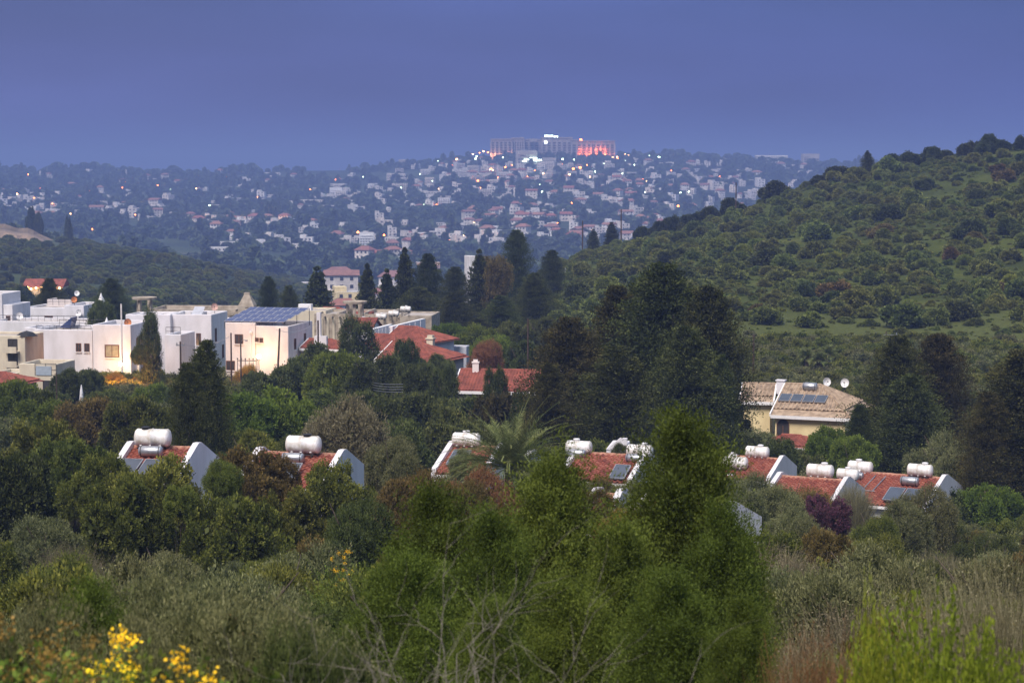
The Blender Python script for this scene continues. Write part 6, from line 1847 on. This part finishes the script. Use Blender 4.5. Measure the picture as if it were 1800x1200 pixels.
# --- hotel on its hill
def hotel():
    D = 2960; k = D/F; x0 = (863-900)*k; zb = at(900, 274, D).z; gl = zb
    def X(px): return (px-900)*k
    def Z(row): return at(900, row, D).z
    t = thing('hilltop_hotel', 'broad hotel with floodlit columns and a bright roof sign on the hilltop', 'hotel', (0, D, Z(276)), 0)
    zz = Z(276)
    wings = [(863, 900, 246, 276, 0, 5), (900, 921, 244, 276, 6, 5), (921, 1004, 246, 270, 26, 9), (952, 1006, 243, 272, 16, 6), (1004, 1014, 247, 276, 2, 1), (1014, 1080, 249, 275, 4, 8)]
    for (a, b, r0, r1, dy, nb) in wings:
        m = MB(); m.box(X(a), X(b), dy, dy+24, -12, Z(r0)-zz); m.box(X(a)-1, X(b)+1, dy-1.2, dy+25, Z(r0)-zz+.02, Z(r0)-zz+1.6)
        ob('wing', m.mesh('wing', M['hotel']), t)
        wd = (X(b)-X(a))/nb
        for i in range(nb+1):
            c = MB(); q = X(a)+i*wd; c.box(q-.9, q+.9, dy-1.1, dy-.02, -12, Z(r0)-zz-1.8); ob('pilaster', c.mesh('pilaster', M['hotel_trim']), t)
        H = Z(r0)-zz
        for i in range(nb):
            for f in range(int((H-3)//3.6)):
                c = (X(a)+(i+.5)*wd); g = MB(); g.box(c-wd*.26, c+wd*.26, dy-.25, dy-.02, 1.5+f*3.6, 3.7+f*3.6); ob('window', g.mesh('window', M['farpane']), t)
    # dormer blocks and roof machine room
    for (a, b, r0, dy) in ((888, 897, 243.5, 8), (914, 921, 241, 10), (930, 944, 243.5, 14), (956, 982, 241.6, 18)):
        m = MB(); m.box(X(a), X(b), dy, dy+8, Z(249)-zz, Z(r0)-zz); ob('roof_block', m.mesh('roof_block', M['hotel_trim']), t)
    s = MB()
    q = X(957)
    for j, wd in enumerate((2.4, 2.0, 2.2, 1.8, 2.3, 2.0, 0, 1.7, 1.8, 1.6, 1.9)):
        if wd: s.box(q, q+wd-.35, 14.5, 15, Z(240.6 if j < 6 else 241.2)-zz, Z(237.2 if j < 6 else 238.6)-zz)
        q += wd if wd else .8
    ob('roof_sign', s.mesh('roof_sign', M['sign']), t)
    c = MB(); n = 16; cx, cz = X(959.5), Z(250)-zz
    c.prism([(cx+2.6*math.cos(2*math.pi*i/n), 13.2, cz+2.6*math.sin(2*math.pi*i/n)) for i in range(n)], (0, .6, 0)); ob('round_light', c.mesh('round_light', glow('round_sign', (.9, .97, 1), 5)), t)
    # floodlights at the foot of the right wing
    for i, px in enumerate((1018.5, 1027, 1035.5, 1048, 1056, 1063)):
        point((X(px), 1.2, 3.5), (6500, 4500, 7500, 9000, 5500, 5500)[i], (1, .17, .04), .6, 'floodlight', t)
    for i, px in enumerate((1018.5, 1027, 1035.5, 1048, 1056, 1063)): point((X(px), 1.0, 11), (2800, 1800, 3400, 4200, 2400, 2400)[i], (1, .17, .04), .6, 'floodlight', t)
    point((X(1074), -4, 3), 4000, (1, .22, .1), .6, 'floodlight', t)
    for i, px in enumerate((864.5, 871, 880, 893, 899)): point((X(px), -3.5, 3), (4500, 3500, 1600, 1400, 3500)[i], (1, .38, .15), .6, 'floodlight', t)
hotel()
mb = MB(); 
for j, (a, b, r0, r1) in enumerate(((921, 930, 280, 281), (931, 944, 277, 278), (938, 952, 280, 283.5), (918, 926, 283, 284.2))):
    k = 2690/F; mb.box((a-900)*k, (b-900)*k, 2688, 2689, at(900, r1, 2688).z, at(900, r0, 2688).z)
o = thing('lit_terrace_canopy', 'bright white lit canopy strips on the broad block below the hotel', 'lit canopy', (0,0,0), 0, None, mb.mesh('lit_terrace_canopy', M['sign']))
# warm lamps lighting facades in the town
for (px, row, e) in ((365, 392, 9000), (395, 393, 9000), (440, 394, 8000), (470, 393, 7000), (495, 396, 8000), (350, 394, 6000), (745, 434, 9000), (758, 436, 5000), (1100, 300, 9000), (250, 365, 6000),
                     (860, 330, 8000), (980, 318, 8000), (930, 322, 8000), (1105, 440, 4000)):
    D = ground_at(px, row, 1080, 3000); x = (px-900)/F*D
    point((x, D-9, g1(x, D)+5), e, (1, .45, .2), .5, 'facade_light')
# --- street lamps and other lit bulbs
lm = {}
for key, mm in (('o', M['lamp_o']), ('w', M['lamp_w']), ('g', M['lamp_g'])):
    a = MB(); a.lathe([(.1, -.75), (.7, -.5), (.9, 0), (.7, .5), (.1, .75)], 10); lm[key] = a.mesh('lamp_head', mm, True)
a = MB(); a.tube([(0,0,-9), (0,0,-.75)], .12, 5); lpole = a.mesh('lamp_post', M['dark'])
LNAME = {'o': 'orange', 'w': 'warm white', 'g': 'cool white'}
def street_lamp(px, row, col, s=1.0, D=None):
    if D is None: D = ground_at(px, row+8, 1100, 3000)
    p = at(px, row, D); g = g1(p.x, D)
    z = max(p.z, g+3)
    t = thing('street_lamp', '', 'lamp', (p.x, D, z), 0, 'lit lamps in the far town')
    t.scale = (s*D/2000+.1,)*3
    ob('lamp_head', lm[col], t); ob('lamp_post', lpole, t)
    LABELLED.append((t, f'{LNAME[col]} lit lamp {tlabel(px, row)}', px))
for (px, row, c, s) in ((240, 325, 'o', 1.5), (402, 311, 'o', .7), (30, 341, 'w', .9), (78, 331, 'g', .6), (160, 362, 'g', .8), (300, 333, 'g', .7), (368, 361, 'g', .7), (403, 389, 'o', .9), (448, 393, 'o', .9),
    (590, 316, 'o', .8), (597, 313, 'w', .7), (638, 311, 'g', .6), (642, 328, 'w', .9), (564, 330, 'g', .8), (588, 340, 'g', 1.6), (629, 408, 'o', 1.1), (675, 413, 'o', .9), (726, 417, 'o', 1.1), (788, 422, 'o', 1.3),
    (738, 306, 'g', .6), (605, 331, 'g', .7), (705, 330, 'g', .6), (803, 280, 'w', 1.3), (838, 275, 'g', 1.0), (843, 269, 'o', .7), (825, 273, 'w', .9), (831, 271, 'w', .9), (850, 266, 'w', .9), (858, 268, 'o', .8), (836, 279, 'g', 1.2),
    (884, 277, 'g', .8), (883, 280, 'g', .8), (948, 264, 'g', 1.0), (965, 265, 'g', .8), (989, 280, 'g', 1.0), (987, 288, 'o', .8), (1009, 281, 'g', .7), (1035, 282, 'w', 1.2), (1008, 297, 'o', 1.3), (1020, 295, 'o', 1.5), (1031, 291, 'o', 1.2),
    (1040, 297, 'g', .9), (1046, 302, 'g', .7), (1077, 277, 'w', .8), (1085, 276, 'w', .9), (1093, 272, 'w', 1.0), (1100, 271, 'w', 1.0), (1104, 273, 'w', 1.0), (1098, 283, 'g', 1.1), (1117, 273, 'w', 1.1), (1112, 275, 'w', .9), (1086, 279, 'o', .8),
    (1142, 274, 'g', .8), (1158, 277, 'g', 1.5), (1021, 246, 'o', 1.4), (830, 318, 'o', .9), (840, 318, 'o', 1.0), (863, 297, 'o', 1.0), (866, 299, 'w', .8), (888, 294, 'o', .9), (861, 299, 'g', .7), (876, 292, 'g', .6), (919, 334, 'w', 1.4),
    (953, 337, 'g', .9), (949, 325, 'g', .7), (955, 305, 'w', .9), (1001, 307, 'w', 1.0), (1005, 305, 'w', .9), (1037, 311, 'w', .8), (1003, 332, 'g', .8), (1135, 338, 'g', 1.1), (1196, 339, 'g', .9), (1211, 337, 'g', .8), (1192, 362, 'o', 1.1),
    (855, 427, 'o', 1.2), (862, 427, 'w', .9), (857, 428, 'o', 1.0), (930, 434, 'o', .9), (1094, 305, 'g', .6), (1115, 290, 'g', .6), (1160, 295, 'g', .6), (1238, 325, 'g', .6), (770, 283, 'g', .6), (706, 340, 'g', .6), (745, 360, 'g', .5),
    (820, 395, 'g', .5), (905, 355, 'w', .5), (1080, 330, 'g', .5), (980, 392, 'w', .5), (215, 330, 'w', .5), (60, 348, 'w', .6), (92, 358, 'w', .6), (255, 368, 'w', .9), (250, 367, 'o', .8), (262, 369, 'w', .7), (190, 388, 'g', .5), (545, 333, 'w', .6),
    (795, 290, 'w', .6), (1062, 288, 'g', .6), (900, 290, 'w', .6), (940, 300, 'w', .6), (875, 312, 'w', .6), (760, 318, 'g', .5), (1130, 315, 'w', .5), (1180, 300, 'w', .5), (1265, 310, 'w', .5)):
    street_lamp(px, row, 'o' if c == 'w' and s < .8 else c, s)
for k in range(46):
    street_lamp(random.choice([random.uniform(790, 1180), random.uniform(340, 900), random.uniform(0, 400)]), random.uniform(300, 425), random.choice('ooow'), random.uniform(.45, .8))
# --- trees of the town
random.seed(91)
nt_ = 0
def ttree(px, row, D, s, key='far'):
    x = (px-900)/F*D; g = g1(x, D); P_ = PR[key]
    t = thing('town_tree' if key == 'far' else 'cypress_tree', '', 'tree', (x, D, g-.5), random.uniform(0, 6), 'trees among the far town', P_['crowns'][random.randrange(len(P_['crowns']))])
    t.scale = (s*random.uniform(.9, 1.2),)*2 + (s,)
    LABELLED.append((t, P_['words'] + ' ' + tlabel(px, row), px))
# ridge skyline trees (left)
for px in np.arange(-10, 540, 11.5):
    s = random.uniform(.8, 1.5)*(1.3 if 120 < px < 200 or 400 < px < 460 else 1)
    ttree(px+random.uniform(-4, 4), 300, random.uniform(2940, 3020), s)
for px in (30, 150, 165, 415, 430, 447, 100, 310): ttree(px, 300, 2950, random.uniform(1.8, 2.3))
for px in (1170, 1178, 1196, 1190): ttree(px, 285, 3000, 1.5)
for k in range(150):
    px = random.uniform(-10, 1400); row = random.uniform(300, 470)
    D = ground_at(px, row, 1080, 3000); ttree(px, row, D, random.uniform(.8, 1.7), 'far' if random.random() < .85 else 'farpoint')
for (px, row) in ((215, 400), (235, 408), (441, 410), (232, 385), (118, 388), (122, 386)): ttree(px, row, 1150 if row > 395 else 1400, 1.3, 'farpoint')
for (px, D) in ((52, 965), (66, 962), (118, 940), (122, 930)):
    place('hill' if px < 100 else 'layer', px, {52: 364, 66: 369, 118: 378, 122: 382}[px], D, 12 if px > 100 else 20, mat=G['f_dark'], words='dark tree on the crest of the left hill', name='crest_tree', cat='tree', group='trees on the left hill crest', lift=False, loc_words=False)
px, x, D, z = fieldpts(7000, -250, 1750, 1060, 3020, rng)
keep = (wob(x, D, 150, 8)+rng.normal(0, .8, len(x)) > -.1)
x, D, z = x[keep], D[keep], z[keep]; n = len(x); s = rng.uniform(.6, 1.5, n)
scatter('distant_wood', PR['far']['crowns']+PR['farpoint']['crowns'], np.stack([x, D, z-.6], 1), np.stack([s*1.2, s*1.2, s], 1), rng.uniform(0, 6.28, n), rng.choice([0, 0, 0, 1, 1, 1, 2], n))
# the rest of the houses, too many and too small to take one by one
q = []
for (a, b, r0, r1, n) in ((-60, 520, 306, 332, 16), (-80, 330, 338, 392, 60), (330, 560, 330, 404, 30), (380, 700, 404, 440, 14), (560, 820, 312, 372, 46), (780, 1440, 288, 330, 120), (820, 1400, 318, 372, 80), (700, 1180, 372, 436, 40)):
    for k in range(n):
        px = rng.uniform(a, b); row = rng.uniform(r0, r1)
        if 855 < px < 1090 and row < 292: continue
        D = ground_at(px, row, 1080, 3000); x = (px-900)/F*D
        if D > 1400: q.append((x, D, g1(x, D)))
q = np.array(q); n = len(q); s = rng.uniform(.45, .85, n)
scatter('distant_houses', [hmesh('flat', 0)[0], hmesh('flat', 3)[0], hmesh('hip', 1)[0], hmesh('long', 2)[0]], q, np.stack([s, s, s], 1), rng.uniform(-.7, .7, n), rng.choice([0, 0, 1, 1, 1, 2, 3], n))
# pale field strips and greenhouse roofs on the crest
for (a, b, row, D, lab) in ((1195, 1240, 277, 2950, 'left pale greenhouse roof strip on the crest right of the hotel'), (1255, 1285, 278, 2960, 'middle pale greenhouse roof strip on the crest right of the hotel'), (1330, 1385, 275, 2970, 'right pale greenhouse strip before the lone square block')):
    k = D/F; mb = MB(); L = (b-a)*k; p = at(a, row, D); g = p.z
    for j in range(3): mb.prism([(0, j*9, -6), (0, j*9+8.6, -6), (0, j*9+8.6, 0), (0, j*9+4.3, 1.6), (0, j*9, 0)], (L, 0, 0))
    o = thing('greenhouse', lab, 'greenhouse', (p.x, D, g), 0, 'greenhouses on the crest', mb.mesh('greenhouse', M['farflat']))

# ------------------------------------------------------------------ haze
def haze():
    zt = 62.0; zb = -85.0
    mb = MB(); mb.box(-4200, 4200, -120, 9000, zb, zt)
    m = bpy.data.materials.new('haze'); m.use_nodes = True; t = m.node_tree; t.nodes.clear()
    o = t.nodes.new('ShaderNodeOutputMaterial'); v = t.nodes.new('ShaderNodeVolumePrincipled')
    v.inputs['Color'].default_value = HAZE_COL; v.inputs['Density'].default_value = HAZE_D; v.inputs['Anisotropy'].default_value = 0.0
    t.links.new(v.outputs[0], o.inputs['Volume'])
    h = ob('haze', mb.mesh('haze', m)); h['kind'] = 'stuff'
HAZE_COL = (.285, .405, .80, 1); HAZE_D = .00041
haze()
finish_labels()
print('objects', len(C.objects))
